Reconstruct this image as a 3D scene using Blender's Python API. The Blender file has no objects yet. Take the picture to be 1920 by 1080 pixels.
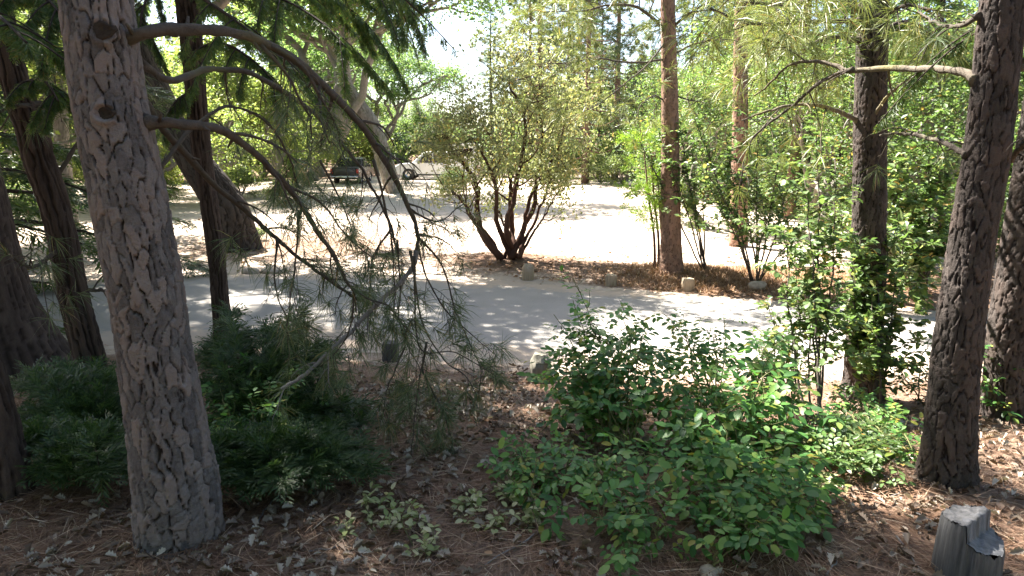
import bpy, math, random
import numpy as np
from mathutils import Vector, Matrix

# ------------------------------------------------------------------ camera, world, sun, exposure
C = bpy.context.scene
COL = C.collection
F_PX, PITCH, CAM_Z = 1257.0, math.radians(12.1), 2.4      # measured from the photograph (1920 px wide)
cam_d = bpy.data.cameras.new('camera')
cam_d.sensor_width = 36.0
cam_d.lens = F_PX / 1920.0 * 36.0
cam_d.clip_start = 0.05
cam_d.clip_end = 2000.0
cam = bpy.data.objects.new('camera', cam_d)
COL.objects.link(cam)
cam.location = (0, 0, CAM_Z)
cam.rotation_euler = (math.pi / 2 - PITCH, 0, 0)
C.camera = cam

TO_SUN = np.array([-0.44, 0.40, 0.80]); TO_SUN = TO_SUN / np.linalg.norm(TO_SUN)
SUN_EL = math.asin(TO_SUN[2])
SUN_AZ = math.atan2(TO_SUN[0], TO_SUN[1])                # from +Y towards +X
world = bpy.data.worlds.new('World'); C.world = world
world.use_nodes = True
wn = world.node_tree
sky = wn.nodes.new('ShaderNodeTexSky'); sky.sky_type = 'NISHITA'
sky.sun_disc = False
sky.sun_elevation = SUN_EL
sky.sun_rotation = SUN_AZ
sky.altitude = 800; sky.air_density = 1.0; sky.dust_density = 4.0
bg = wn.nodes['Background']; bg.inputs['Strength'].default_value = 0.06
wn.links.new(sky.outputs['Color'], bg.inputs['Color'])
sun_d = bpy.data.lights.new('sun', 'SUN'); sun_d.energy = 5.0
sun_d.angle = math.radians(0.55); sun_d.color = (1.0, 0.95, 0.87)
sun = bpy.data.objects.new('sun', sun_d); COL.objects.link(sun)
sun.rotation_euler = Vector(TO_SUN).to_track_quat('Z', 'Y').to_euler()
C.view_settings.view_transform = 'Standard'; C.view_settings.look = 'None'
C.view_settings.exposure = 2.95; C.view_settings.gamma = 1.0
C.view_settings.use_curve_mapping = False
C.render.engine = 'CYCLES'
C.cycles.max_bounces = 8; C.cycles.diffuse_bounces = 4; C.cycles.transmission_bounces = 4
C.cycles.sample_clamp_indirect = 6.0

# ------------------------------------------------------------------ measuring helpers
FW = np.array([0, math.cos(PITCH), -math.sin(PITCH)]); UP = np.array([0, math.sin(PITCH), math.cos(PITCH)])
RT = np.array([1.0, 0, 0]); CAM = np.array([0, 0, CAM_Z])
def ray(px, py): return FW + RT * ((px - 960) / F_PX) + UP * (-(py - 540) / F_PX)
def W(px, py, Y):
    d = ray(px, py); return CAM + d * (Y / d[1])
def depth(p): return float(np.dot(np.asarray(p) - CAM, FW))
def smooth(a, b, x):
    t = np.clip((x - a) / (b - a), 0, 1); return t * t * (3 - 2 * t)
def nrm(v): return v / np.maximum(np.linalg.norm(v, axis=-1, keepdims=True), 1e-9)

def _hash(ix, iy, iz, seed):
    h = (ix.astype(np.int64) * 374761393 + iy.astype(np.int64) * 668265263 + iz.astype(np.int64) * 2147483647 + seed * 1274126177) & 0xffffffff
    h = ((h ^ (h >> 13)) * 1274126177) & 0xffffffff
    h = (h ^ (h >> 16)) & 0xffffffff
    return h.astype(np.float64) / 4294967295.0
def vnoise(x, y, z=None, seed=0):
    x = np.asarray(x, float); y = np.asarray(y, float); z = np.zeros_like(x) if z is None else np.asarray(z, float)
    x0, y0, z0 = np.floor(x), np.floor(y), np.floor(z)
    fx, fy, fz = x - x0, y - y0, z - z0
    fx, fy, fz = [f * f * (3 - 2 * f) for f in (fx, fy, fz)]
    r = 0
    for a in (0, 1):
        for b in (0, 1):
            for c in (0, 1):
                r = r + _hash(x0 + a, y0 + b, z0 + c, seed) * (fx if a else 1 - fx) * (fy if b else 1 - fy) * (fz if c else 1 - fz)
    return r
def fbm(x, y, z=None, seed=0, o=4):
    r, a, t = 0, 1.0, 0
    for i in range(o):
        k = 2.0 ** i
        r = r + a * vnoise(np.asarray(x) * k, np.asarray(y) * k, None if z is None else np.asarray(z) * k, seed + i); t += a; a *= 0.5
    return r / t

# ------------------------------------------------------------------ terrain
def plane_hit(px, py, z=0.0):
    d = ray(px, py); t = (z - CAM_Z) / d[2]; return CAM + d * t
_far = [plane_hit(*p) for p in ((0, 540), (200, 525), (450, 512), (680, 514), (900, 522), (1200, 545), (1500, 570), (1760, 584), (2000, 600))]
_near = [plane_hit(*p) for p in ((0, 655), (200, 652), (450, 650), (700, 660), (1000, 684), (1200, 694), (1500, 694), (1760, 688), (2000, 690))]
FX = np.array([-90, -30] + [p[0] for p in _far] + [20, 60, 120]); FY = np.array([9, 10.5] + [p[1] for p in _far] + [7.0, -4, -24.])
NX = np.array([-90, -30] + [p[0] for p in _near] + [20, 60, 120]); NY = np.array([3.5, 5.5] + [p[1] for p in _near] + [2.5, -9, -30.])
def road_far(x): return np.interp(x, FX, FY)
def road_near(x): return np.interp(x, NX, NY)
def gh(x, y):
    x = np.asarray(x, float); y = np.asarray(y, float)
    yn, yf = road_near(x), road_far(x)
    t = np.clip((yn - 0.25 - y) / 3.7, 0, 1)
    z = 0.62 * (t * t * (3 - 2 * t) * 0.5 + t * 0.5)
    off = np.minimum(np.abs(y - yn), np.abs(y - yf))
    onroad = (y > yn) & (y < yf)
    away = np.where(onroad, 0, smooth(0.0, 0.7, off))
    z = z + away * (0.05 * (fbm(x * 1.3, y * 1.3, seed=5) - 0.5) + 0.02 * (fbm(x * 7, y * 7, seed=9) - 0.5))
    z = z + np.where(onroad, -0.03 * smooth(0, 0.25, off), 0)
    m = np.exp(-((x - 3.4) / 2.2) ** 2 - ((y - yf - 1.6) / 0.9) ** 2) * 0.16 + np.exp(-((x + 0.2) / 2.0) ** 2 - ((y - 14) / 1.2) ** 2) * 0.10
    z = z + np.where(y > yf, m * smooth(0, 0.8, y - yf), 0)
    z = z + np.where(y > yf + 2, 0.25 * (fbm(x * .12, y * .12, seed=3) - 0.5) * smooth(16, 26, y), 0)
    z = z + 5.0 * smooth(70, 190, np.hypot(x, y))
    return z
def g1(x, y): return float(gh(np.array([x]), np.array([y]))[0])
def G(px, py):
    d = ray(px, py); t = 0.5
    z = 0.0
    for _ in range(12):
        t = (z - CAM_Z) / d[2]; p = CAM + d * t; z = g1(p[0], p[1])
    return CAM + d * ((z - CAM_Z) / d[2])

# ------------------------------------------------------------------ mesh helpers
def mesh_np(name, V, F, mat=None, attrs=None, smooth_=False):
    """V (n,3), F (k,3) or (k,4) array, or a list of such arrays"""
    V = np.asarray(V, np.float32)
    Fs = [np.asarray(f, np.int32) for f in (F if isinstance(F, list) else [F]) if len(f)]
    me = bpy.data.meshes.new(name)
    me.vertices.add(len(V)); me.vertices.foreach_set('co', V.ravel())
    nl = sum(f.size for f in Fs); npoly = sum(len(f) for f in Fs)
    me.loops.add(nl); me.polygons.add(npoly)
    me.loops.foreach_set('vertex_index', np.concatenate([f.ravel() for f in Fs]))
    tot = np.concatenate([np.full(len(f), f.shape[1], np.int32) for f in Fs])
    start = np.concatenate([[0], np.cumsum(tot)[:-1]]).astype(np.int32)
    me.polygons.foreach_set('loop_start', start)
    if smooth_: me.polygons.foreach_set('use_smooth', np.ones(npoly, bool))
    for k, a in (attrs or {}).items():
        at = me.attributes.new(k, 'FLOAT', 'POINT'); at.data.foreach_set('value', np.asarray(a, np.float32))
    me.update(calc_edges=True)
    if mat: me.materials.append(mat)
    return me
def ob(name, me, parent=None, loc=None, label=None, cat=None, group=None, kind=None):
    o = bpy.data.objects.new(name, me); COL.objects.link(o)
    if parent is not None: o.parent = parent
    if loc is not None: o.location = loc
    if label: o['label'] = label
    if cat: o['category'] = cat
    if group: o['group'] = group
    if kind: o['kind'] = kind
    return o
def thing(name, label, cat, loc=(0, 0, 0), group=None, rz=0.0, scale=None):
    o = ob(name, None, None, Vector([float(v) for v in loc]), label, cat, group)
    o.rotation_euler = (0, 0, rz)
    if scale is not None: o.scale = (scale,) * 3 if np.isscalar(scale) else scale
    return o
class MB:
    def __init__(s): s.V, s.F, s.n = [], [], 0
    def add(s, V, F):
        if len(V) == 0: return
        s.V.append(np.asarray(V, float))
        for f in (F if isinstance(F, list) else [F]): s.F.append(np.asarray(f, np.int64) + s.n)
        s.n += len(V)
    def mesh(s, name, mat, smooth_=False, off=None):
        V = np.concatenate(s.V)
        if off is not None: V = V - np.asarray(off, float)
        return mesh_np(name, V, s.F, mat, None, smooth_)
def tube(pts, rad, k=6, cap=True):
    pts = np.asarray(pts, float); rad = np.asarray(rad, float) * np.ones(len(pts)); n = len(pts)
    t = nrm(np.gradient(pts, axis=0))
    m = np.abs(t).mean(0); ref = np.zeros(3); ref[int(np.argmin(m))] = 1
    a = nrm(np.cross(t, ref)); b = np.cross(t, a)
    an = np.arange(k) * 2 * math.pi / k
    V = pts[:, None] + rad[:, None, None] * (np.cos(an)[None, :, None] * a[:, None] + np.sin(an)[None, :, None] * b[:, None])
    V = V.reshape(-1, 3)
    i = np.arange(n - 1)[:, None] * k; j = np.arange(k)[None]; j2 = (j + 1) % k
    F = np.stack([i + j, i + j2, i + k + j2, i + k + j], -1).reshape(-1, 4)
    if cap:
        V = np.concatenate([V, pts[-1:], pts[:1]]); e = n * k
        T = np.concatenate([np.stack([(n - 1) * k + j[0], (n - 1) * k + j2[0], np.full(k, e)], -1), np.stack([j2[0], j[0], np.full(k, e + 1)], -1)])
        return V, [F, T]
    return V, [F]
def catmull(P, m):
    P = np.asarray(P, float); n = len(P)
    if n < 3:
        t = np.linspace(0, 1, m)[:, None]; return P[0] * (1 - t) + P[-1] * t
    Q = np.concatenate([2 * P[:1] - P[1:2], P, 2 * P[-1:] - P[-2:-1]])
    s = np.linspace(0, n - 1 - 1e-6, m); i = s.astype(int); u = (s - i)[:, None]
    a, b, c, d = Q[i], Q[i + 1], Q[i + 2], Q[i + 3]
    return 0.5 * ((2 * b) + (c - a) * u + (2 * a - 5 * b + 4 * c - d) * u ** 2 + (3 * b - a - 3 * c + d) * u ** 3)
def scatter(bv, bf, P, D, N, S):
    """copies of one small base mesh (x along D, z along N), one joined mesh"""
    P = np.asarray(P, float); D = nrm(np.asarray(D, float)); N = np.asarray(N, float)
    Yv = nrm(np.cross(N, D)); Z = np.cross(D, Yv); S = np.asarray(S, float).reshape(-1, 1, 1) * np.ones((len(P), 1, 1))
    V = P[:, None] + S * (bv[None, :, 0:1] * D[:, None] + bv[None, :, 1:2] * Yv[:, None] + bv[None, :, 2:3] * Z[:, None])
    F = (bf[None] + (np.arange(len(P)) * len(bv))[:, None, None]).reshape(-1, bf.shape[1])
    return V.reshape(-1, 3), F
def rdir(rng, n): return nrm(rng.normal(size=(n, 3)))

# leaf shapes (length 1 along x)
def leaf_from_outline(xs, ws, fold=0.10, curl=0.12):
    xs = np.asarray(xs, float); ws = np.asarray(ws, float); n = len(xs)
    mid = np.stack([xs, 0 * xs, -curl * xs ** 2], 1)
    L = np.stack([xs, ws, fold * ws * 2 - curl * xs ** 2], 1); R = L * [1, -1, 1]
    V = np.concatenate([mid, L, R]); T = []
    for i in range(n - 1):
        for o, fl in ((n, 0), (2 * n, 1)):
            q = [(i, i + 1, o + i + 1), (i, o + i + 1, o + i)]
            for t in q:
                a, b, c = V[t[0]], V[t[1]], V[t[2]]
                if np.linalg.norm(np.cross(b - a, c - a)) > 1e-7: T.append(t if not fl else (t[0], t[2], t[1]))
    return V, np.array(T, np.int64)
OVATE = leaf_from_outline([0, .12, .35, .65, .88, 1], [0, .14, .27, .26, .13, 0])
OVATE2 = leaf_from_outline([0, .15, .4, .7, 1], [0, .20, .30, .22, 0], 0.25, -0.05)
OAK = leaf_from_outline([0, .14, .26, .36, .50, .60, .74, .84, .93, 1], [0, .06, .21, .13, .32, .18, .31, .16, .14, 0], 0.12, 0.18)
OAKDRY = leaf_from_outline([0, .14, .26, .36, .50, .60, .74, .84, .93, 1], [0, .05, .19, .13, .27, .17, .27, .15, .12, 0], 0.7, -0.2)
KITE = (np.array([(0, 0, 0), (.5, .30, .06), (1, 0, -.08), (.45, -.30, .06)], float), np.array([(0, 1, 2), (0, 2, 3)], np.int64))
def frond(n=6, w=.030, seed=1):
    r = random.Random(seed); V, T = [], []
    def kite(a, b, w, z):
        a = np.array(a, float); b = np.array(b, float); d = b - a; s = np.array([-d[1], d[0], 0]); s = s / np.linalg.norm(s) * w
        k = len(V); m = a + d * .5
        V.extend([a, m + s + [0, 0, z], b, m - s - [0, 0, z]]); T.extend([(k, k + 1, k + 2), (k, k + 2, k + 3)])
    kite((0, 0, 0), (1, r.uniform(-.1, .1), -.18), w * .7, 0)
    for i, x in enumerate(np.linspace(.10, .88, n)):
        for s in (1, -1):
            l = (.46 * (1 - x) + .15) * r.uniform(.7, 1.2); x0 = x + r.uniform(-.04, .04); zz = -.18 * x * x; a = r.uniform(.5, .85)
            kite((x0, 0, zz), (x0 + l * math.cos(a), s * l * math.sin(a), zz - l * r.uniform(.02, .30)), w, w * r.uniform(-.6, .6))
    return np.array(V), np.array(T, np.int64)
FROND = frond()

def needle_tufts(P, D, L, n, w, rng, droop=0.12, cone=1.0, back=0.10):
    P = np.asarray(P, float); D = nrm(np.asarray(D, float)); m = len(P); q = m * n
    p = np.repeat(P, n, 0); d = np.repeat(D, n, 0)
    nd = nrm(d * rng.uniform(.25, 1.2, (q, 1)) + rdir(rng, q) * cone * .75)
    b = p - d * rng.uniform(0, back, (q, 1))
    L = (np.repeat(np.asarray(L, float) * np.ones(m), n) * rng.uniform(.7, 1.1, q))[:, None]
    s = nrm(np.cross(nd, rdir(rng, q))) * w * .5
    mid = b + nd * L * .55; tip = b + nd * L; tip[:, 2] -= droop * L[:, 0]
    V = np.stack([b - s, b + s, mid + s, mid - s, tip], 1).reshape(-1, 3)
    o = (np.arange(q) * 5)[:, None]
    return V, np.concatenate([o + [0, 1, 2], o + [0, 2, 3], o + [3, 2, 4]])

# ------------------------------------------------------------------ materials
def new_mat(name):
    m = bpy.data.materials.new(name); m.use_nodes = True; t = m.node_tree
    return m, t, t.nodes['Principled BSDF'], t.nodes['Material Output']
def node(t, typ, **kw):
    n = t.nodes.new(typ)
    for k, v in kw.items(): setattr(n, k, v)
    return n
def ramp(t, fac, stops):
    r = node(t, 'ShaderNodeValToRGB'); e = r.color_ramp.elements
    while len(e) < len(stops): e.new(0.5)
    for el, (p, c) in zip(e, stops): el.position = p; el.color = (*c, 1)
    t.links.new(fac, r.inputs[0]); return r.outputs[0]
def noise(t, scale, detail=4, vec=None, rough=.55, obj=True):
    n = node(t, 'ShaderNodeTexNoise'); n.inputs['Scale'].default_value = scale; n.inputs['Detail'].default_value = detail; n.inputs['Roughness'].default_value = rough
    if vec is None:
        tc = node(t, 'ShaderNodeTexCoord'); vec = tc.outputs['Object']
    t.links.new(vec, n.inputs['Vector']); return n.outputs['Fac']
def mapped(t, scale):
    tc = node(t, 'ShaderNodeTexCoord'); mp = node(t, 'ShaderNodeMapping'); mp.inputs['Scale'].default_value = scale
    t.links.new(tc.outputs['Object'], mp.inputs['Vector']); return mp.outputs['Vector']
def mix(t, fac, a, b):
    n = node(t, 'ShaderNodeMix'); n.data_type = 'RGBA'
    for v, i in ((fac, 0), (a, 6), (b, 7)):
        if isinstance(v, (int, float)): n.inputs[i].default_value = v
        elif isinstance(v, tuple): n.inputs[i].default_value = (*v, 1)
        else: t.links.new(v, n.inputs[i])
    return n.outputs[2]
def math_(t, op, a, b=None, c=None):
    n = node(t, 'ShaderNodeMath'); n.operation = op
    for i, v in enumerate((a, b, c)):
        if v is None: continue
        if isinstance(v, (int, float)): n.inputs[i].default_value = v
        else: t.links.new(v, n.inputs[i])
    return n.outputs[0]
def attr(t, name):
    a = node(t, 'ShaderNodeAttribute'); a.attribute_name = name; return a.outputs['Fac']
def bump(t, h, strength, dist, bsdf):
    b = node(t, 'ShaderNodeBump'); b.inputs['Strength'].default_value = strength; b.inputs['Distance'].default_value = dist
    t.links.new(h, b.inputs['Height']); t.links.new(b.outputs[0], bsdf.inputs['Normal']); return b

def leaf_mat(name, stops, trans=.42, rough=.45, tcol=1.5, spec=.35):
    m, t, b, out = new_mat(name)
    oi = node(t, 'ShaderNodeObjectInfo'); ge = node(t, 'ShaderNodeNewGeometry')
    f = math_(t, 'FRACT', math_(t, 'ADD', oi.outputs['Random'], ge.outputs['Random Per Island']))
    col = ramp(t, f, stops)
    t.links.new(col, b.inputs['Base Color']); b.inputs['Roughness'].default_value = rough; b.inputs['Specular IOR Level'].default_value = spec
    tr = node(t, 'ShaderNodeBsdfTranslucent')
    tc = mix(t, 1.0, col, (1, 1, 1)); n = t.nodes[-1]; n.blend_type = 'MULTIPLY'
    n.inputs[7].default_value = (tcol * 1.12, tcol * 1.14, tcol * .72, 1)
    t.links.new(tc, tr.inputs['Color'])
    mx = node(t, 'ShaderNodeMixShader'); mx.inputs[0].default_value = trans
    t.links.new(b.outputs[0], mx.inputs[1]); t.links.new(tr.outputs[0], mx.inputs[2]); t.links.new(mx.outputs[0], out.inputs[0])
    return m
M = {}
M['bush_leaf'] = leaf_mat('bush_leaf', [(0, (.03, .085, .022)), (.3, (.055, .145, .034)), (.65, (.095, .21, .048)), (.9, (.17, .26, .065)), (1, (.24, .21, .035))])
M['oak_leaf'] = leaf_mat('oak_leaf', [(0, (.055, .10, .03)), (.4, (.085, .14, .042)), (.8, (.115, .17, .06)), (.965, (.2, .21, .075)), (1, (.32, .2, .06))], .40)
M['pale_leaf'] = leaf_mat('pale_leaf', [(0, (.07, .11, .04)), (.5, (.12, .17, .06)), (1, (.24, .25, .10))], .4)
M['manzanita_leaf'] = leaf_mat('manzanita_leaf', [(0, (.12, .145, .07)), (.45, (.20, .22, .11)), (.85, (.29, .30, .165)), (.97, (.38, .33, .15)), (1, (.42, .28, .08))], .33, .5)
M['broad_leaf'] = leaf_mat('broad_leaf', [(0, (.06, .105, .04)), (.5, (.105, .16, .06)), (1, (.17, .215, .085))], .58)
M['yellow_leaf'] = leaf_mat('yellow_leaf', [(0, (.10, .145, .045)), (.5, (.155, .20, .062)), (1, (.24, .255, .09))], .58)
M['cool_leaf'] = leaf_mat('cool_leaf', [(0, (.065, .12, .045)), (.5, (.10, .165, .062)), (1, (.16, .21, .085))], .56)
M['fir_leaf'] = leaf_mat('fir_leaf', [(0, (.02, .046, .015)), (.5, (.034, .068, .022)), (1, (.06, .095, .028))], .32)
M['cedar_leaf'] = leaf_mat('cedar_leaf', [(0, (.04, .075, .022)), (.6, (.07, .115, .03)), (.92, (.11, .15, .04)), (1, (.18, .12, .04))], .42)
M['cedar_bright'] = leaf_mat('cedar_bright', [(0, (.10, .19, .025)), (.6, (.15, .24, .03)), (1, (.22, .28, .045))], .4)
M['needle'] = leaf_mat('needle', [(0, (.055, .085, .04)), (.6, (.085, .12, .055)), (.93, (.15, .17, .08)), (1, (.28, .17, .07))], .28, .35)
M['needle_pale'] = leaf_mat('needle_pale', [(0, (.12, .16, .05)), (.6, (.18, .21, .07)), (.93, (.25, .26, .09)), (1, (.34, .19, .06))], .25, .4)
M['ground_leaf'] = leaf_mat('ground_leaf', [(0, (.14, .18, .06)), (.4, (.25, .28, .12)), (.8, (.38, .38, .22)), (1, (.46, .42, .28))], .3)
M['dry_leaf'] = leaf_mat('dry_leaf', [(0, (.09, .055, .035)), (.4, (.15, .10, .07)), (.75, (.27, .215, .165)), (1, (.44, .39, .32))], .12, .6, 1.0)
M['orange_leaf'] = leaf_mat('orange_leaf', [(0, (.17, .09, .045)), (.4, (.27, .15, .075)), (.8, (.36, .22, .12)), (1, (.42, .31, .2))], .12, .6, 1.0)
M['dry_needle'] = leaf_mat('dry_needle', [(0, (.085, .043, .026)), (.4, (.155, .085, .052)), (.78, (.25, .15, .095)), (.9, (.33, .23, .15)), (1, (.44, .34, .24))], .08, .6, 1.0)

def bark_mat(name, plate_a, plate_b, crack, scale=(30, 30, 9), moss=None, bstr=.6, red=None):
    m, t, b, out = new_mat(name)
    v = mapped(t, scale); n1 = noise(t, 1.0, 8, v, .72); n2 = noise(t, 130, 5, None, .7); n3 = noise(t, 9, 4)
    v2 = mapped(t, (60, 60, 240)); n4 = noise(t, 1.0, 3, v2, .6)
    pl = attr(t, 'plate')
    f = math_(t, 'ADD', math_(t, 'MULTIPLY', n1, 1.1), math_(t, 'MULTIPLY', pl, .55)); f = math_(t, 'ADD', f, math_(t, 'MULTIPLY', n2, .5)); f = math_(t, 'SUBTRACT', f, .60)
    col = mix(t, f, plate_a, plate_b); t.nodes[-1].clamp_factor = True
    if red:
        k = ramp(t, math_(t, 'ADD', math_(t, 'MULTIPLY', pl, .5), math_(t, 'MULTIPLY', n3, .8)), [(.60, (0, 0, 0)), (.85, (.5, .5, .5))]); col = mix(t, k, col, red)
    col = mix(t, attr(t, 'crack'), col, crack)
    if moss:
        k = ramp(t, noise(t, 2.2, 5), [(.52, (0, 0, 0)), (.66, (1, 1, 1))]); col = mix(t, math_(t, 'MULTIPLY', k, .6), col, moss)
    t.links.new(col, b.inputs['Base Color']); b.inputs['Roughness'].default_value = .9; b.inputs['Specular IOR Level'].default_value = .15
    h = math_(t, 'ADD', n1, math_(t, 'ADD', math_(t, 'MULTIPLY', n2, .45), math_(t, 'MULTIPLY', n4, .45)))
    bump(t, h, bstr * 1.4, .010, b); return m
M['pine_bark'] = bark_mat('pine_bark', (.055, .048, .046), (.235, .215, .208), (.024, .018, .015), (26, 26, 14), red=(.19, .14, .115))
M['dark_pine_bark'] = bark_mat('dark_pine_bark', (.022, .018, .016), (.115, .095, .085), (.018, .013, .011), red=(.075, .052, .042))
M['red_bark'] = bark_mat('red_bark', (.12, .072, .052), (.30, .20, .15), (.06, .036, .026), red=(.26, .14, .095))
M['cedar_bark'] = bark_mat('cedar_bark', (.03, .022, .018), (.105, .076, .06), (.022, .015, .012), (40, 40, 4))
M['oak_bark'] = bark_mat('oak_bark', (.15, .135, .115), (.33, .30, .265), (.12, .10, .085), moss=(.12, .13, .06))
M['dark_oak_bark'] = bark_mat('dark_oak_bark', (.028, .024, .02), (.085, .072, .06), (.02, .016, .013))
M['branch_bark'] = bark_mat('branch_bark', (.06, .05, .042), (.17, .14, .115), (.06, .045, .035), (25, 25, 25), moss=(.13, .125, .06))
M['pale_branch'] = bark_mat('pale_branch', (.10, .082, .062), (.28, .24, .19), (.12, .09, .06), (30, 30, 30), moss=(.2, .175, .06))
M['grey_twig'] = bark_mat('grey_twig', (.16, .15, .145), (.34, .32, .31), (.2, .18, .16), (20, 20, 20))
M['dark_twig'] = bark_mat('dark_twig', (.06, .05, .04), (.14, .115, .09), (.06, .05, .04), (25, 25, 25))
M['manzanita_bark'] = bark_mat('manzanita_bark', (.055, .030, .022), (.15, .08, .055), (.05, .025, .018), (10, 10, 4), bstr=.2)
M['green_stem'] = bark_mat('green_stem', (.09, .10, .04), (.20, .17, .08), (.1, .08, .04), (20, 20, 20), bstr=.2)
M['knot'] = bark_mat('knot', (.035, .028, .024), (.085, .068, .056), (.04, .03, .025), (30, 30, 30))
def wood_mat(name, a, b_, sc=(45, 45, 3)):
    m, t, b, out = new_mat(name); v = mapped(t, sc); n = noise(t, 1, 6, v, .7); n2 = noise(t, 5, 4)
    c = ramp(t, n, [(.3, a), (.68, b_)]); c = mix(t, math_(t, 'MULTIPLY', n2, .45), c, tuple(x * .75 for x in a))
    t.links.new(c, b.inputs['Base Color']); b.inputs['Roughness'].default_value = .85; bump(t, n, .7, .01, b); return m
M['post_wood'] = wood_mat('post_wood', (.26, .195, .125), (.48, .385, .27))
M['old_post'] = wood_mat('old_post', (.11, .10, .075), (.27, .25, .19))
M['grey_wood'] = wood_mat('grey_wood', (.03, .03, .032), (.17, .165, .165))
M['grey_top'] = wood_mat('grey_top', (.055, .055, .06), (.21, .21, .22), (14, 60, 10))
M['dark_wood'] = wood_mat('dark_wood', (.045, .04, .038), (.12, .105, .095))
def rock_mat():
    m, t, b, out = new_mat('rock'); n = noise(t, 14, 8); c = ramp(t, n, [(.3, (.22, .18, .14)), (.7, (.44, .38, .31))]); t.links.new(c, b.inputs['Base Color']); b.inputs['Roughness'].default_value = .9; bump(t, n, .6, .02, b); return m
M['rock'] = rock_mat()
def ground_mat():
    m, t, b, out = new_mat('ground')
    tc = node(t, 'ShaderNodeTexCoord'); ov = tc.outputs['Object']
    big = noise(t, .35, 5, ov); mid = noise(t, 3.0, 6, ov, .65); fine = noise(t, 45, 5, ov, .7); grit = noise(t, 160, 3, ov, .6)
    dirt = ramp(t, mid, [(.3, (.40, .325, .255)), (.7, (.53, .45, .365))])
    dirt = mix(t, math_(t, 'MULTIPLY', fine, .5), dirt, (.36, .29, .235))
    # matted needles: stretched noise in two directions
    s1 = node(t, 'ShaderNodeMapping'); s1.inputs['Scale'].default_value = (14, 90, 20); s1.inputs['Rotation'].default_value = (0, 0, .5); t.links.new(ov, s1.inputs['Vector'])
    s2 = node(t, 'ShaderNodeMapping'); s2.inputs['Scale'].default_value = (90, 14, 20); s2.inputs['Rotation'].default_value = (0, 0, .3); t.links.new(ov, s2.inputs['Vector'])
    na = noise(t, 1, 4, s1.outputs[0], .6); nb = noise(t, 1, 4, s2.outputs[0], .6)
    nn = math_(t, 'MAXIMUM', na, nb)
    lit = ramp(t, nn, [(.42, (.09, .052, .034)), (.56, (.17, .10, .064)), (.72, (.29, .19, .125))])
    lit = mix(t, ramp(t, mid, [(.45, (0, 0, 0)), (.65, (.6, .6, .6))]), lit, (.21, .165, .13))
    L = attr(t, 'litter')
    k = math_(t, 'ADD', L, math_(t, 'MULTIPLY', math_(t, 'SUBTRACT', mid, .5), 1.3)); k = math_(t, 'ADD', k, math_(t, 'MULTIPLY', math_(t, 'SUBTRACT', fine, .5), .8))
    k = ramp(t, k, [(.35, (0, 0, 0)), (.65, (1, 1, 1))])
    col = mix(t, k, dirt, lit)
    t.links.new(col, b.inputs['Base Color']); b.inputs['Roughness'].default_value = .95; b.inputs['Specular IOR Level'].default_value = .1
    h = math_(t, 'ADD', math_(t, 'MULTIPLY', fine, .6), math_(t, 'ADD', math_(t, 'MULTIPLY', grit, .3), math_(t, 'MULTIPLY', nn, .5)))
    bump(t, h, .8, .02, b); return m
M['ground'] = ground_mat()
def road_mat():
    m, t, b, out = new_mat('road'); tc = node(t, 'ShaderNodeTexCoord'); ov = tc.outputs['Object']
    f = noise(t, 120, 4, ov, .7); g = noise(t, 1.2, 6, ov, .6); d = noise(t, 7, 6, ov, .7)
    c = ramp(t, f, [(.3, (.20, .185, .168)), (.7, (.33, .305, .275))])
    c = mix(t, ramp(t, g, [(.35, (0, 0, 0)), (.65, (.5, .5, .5))]), c, (.34, .31, .275))
    c = mix(t, ramp(t, math_(t, 'ADD', attr(t, 'edge'), math_(t, 'MULTIPLY', math_(t, 'SUBTRACT', d, .5), 1.4)), [(.45, (0, 0, 0)), (.75, (1, 1, 1))]), c, (.40, .32, .25))
    t.links.new(c, b.inputs['Base Color']); b.inputs['Roughness'].default_value = .9; b.inputs['Specular IOR Level'].default_value = .2; bump(t, f, .5, .006, b); return m
M['road'] = road_mat()
def plain(name, col, rough=.4, metal=0.0, spec=.5, dirt=.15):
    m, t, b, out = new_mat(name)
    n = noise(t, 4, 5); c = mix(t, math_(t, 'MULTIPLY', n, dirt * 2), col, tuple(.6 * x + .4 * y for x, y in zip(col, (.3, .25, .2)))); t.links.new(c, b.inputs['Base Color'])
    b.inputs['Roughness'].default_value = rough; b.inputs['Metallic'].default_value = metal; b.inputs['Specular IOR Level'].default_value = spec; return m
M['white_paint'] = plain('white_paint', (.75, .75, .74), .3); M['dark_paint'] = plain('dark_paint', (.022, .024, .028), .25)
M['glass'] = plain('glass', (.03, .035, .04), .06, 0, .6, .05); M['tyre'] = plain('tyre', (.025, .025, .025), .85)
M['chrome'] = plain('chrome', (.5, .5, .5), .25, .9); M['tail_red'] = plain('tail_red', (.45, .03, .02), .2); M['plastic'] = plain('plastic', (.05, .05, .052), .6)
M['lamp_clear'] = plain('lamp_clear', (.6, .6, .62), .12)

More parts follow.
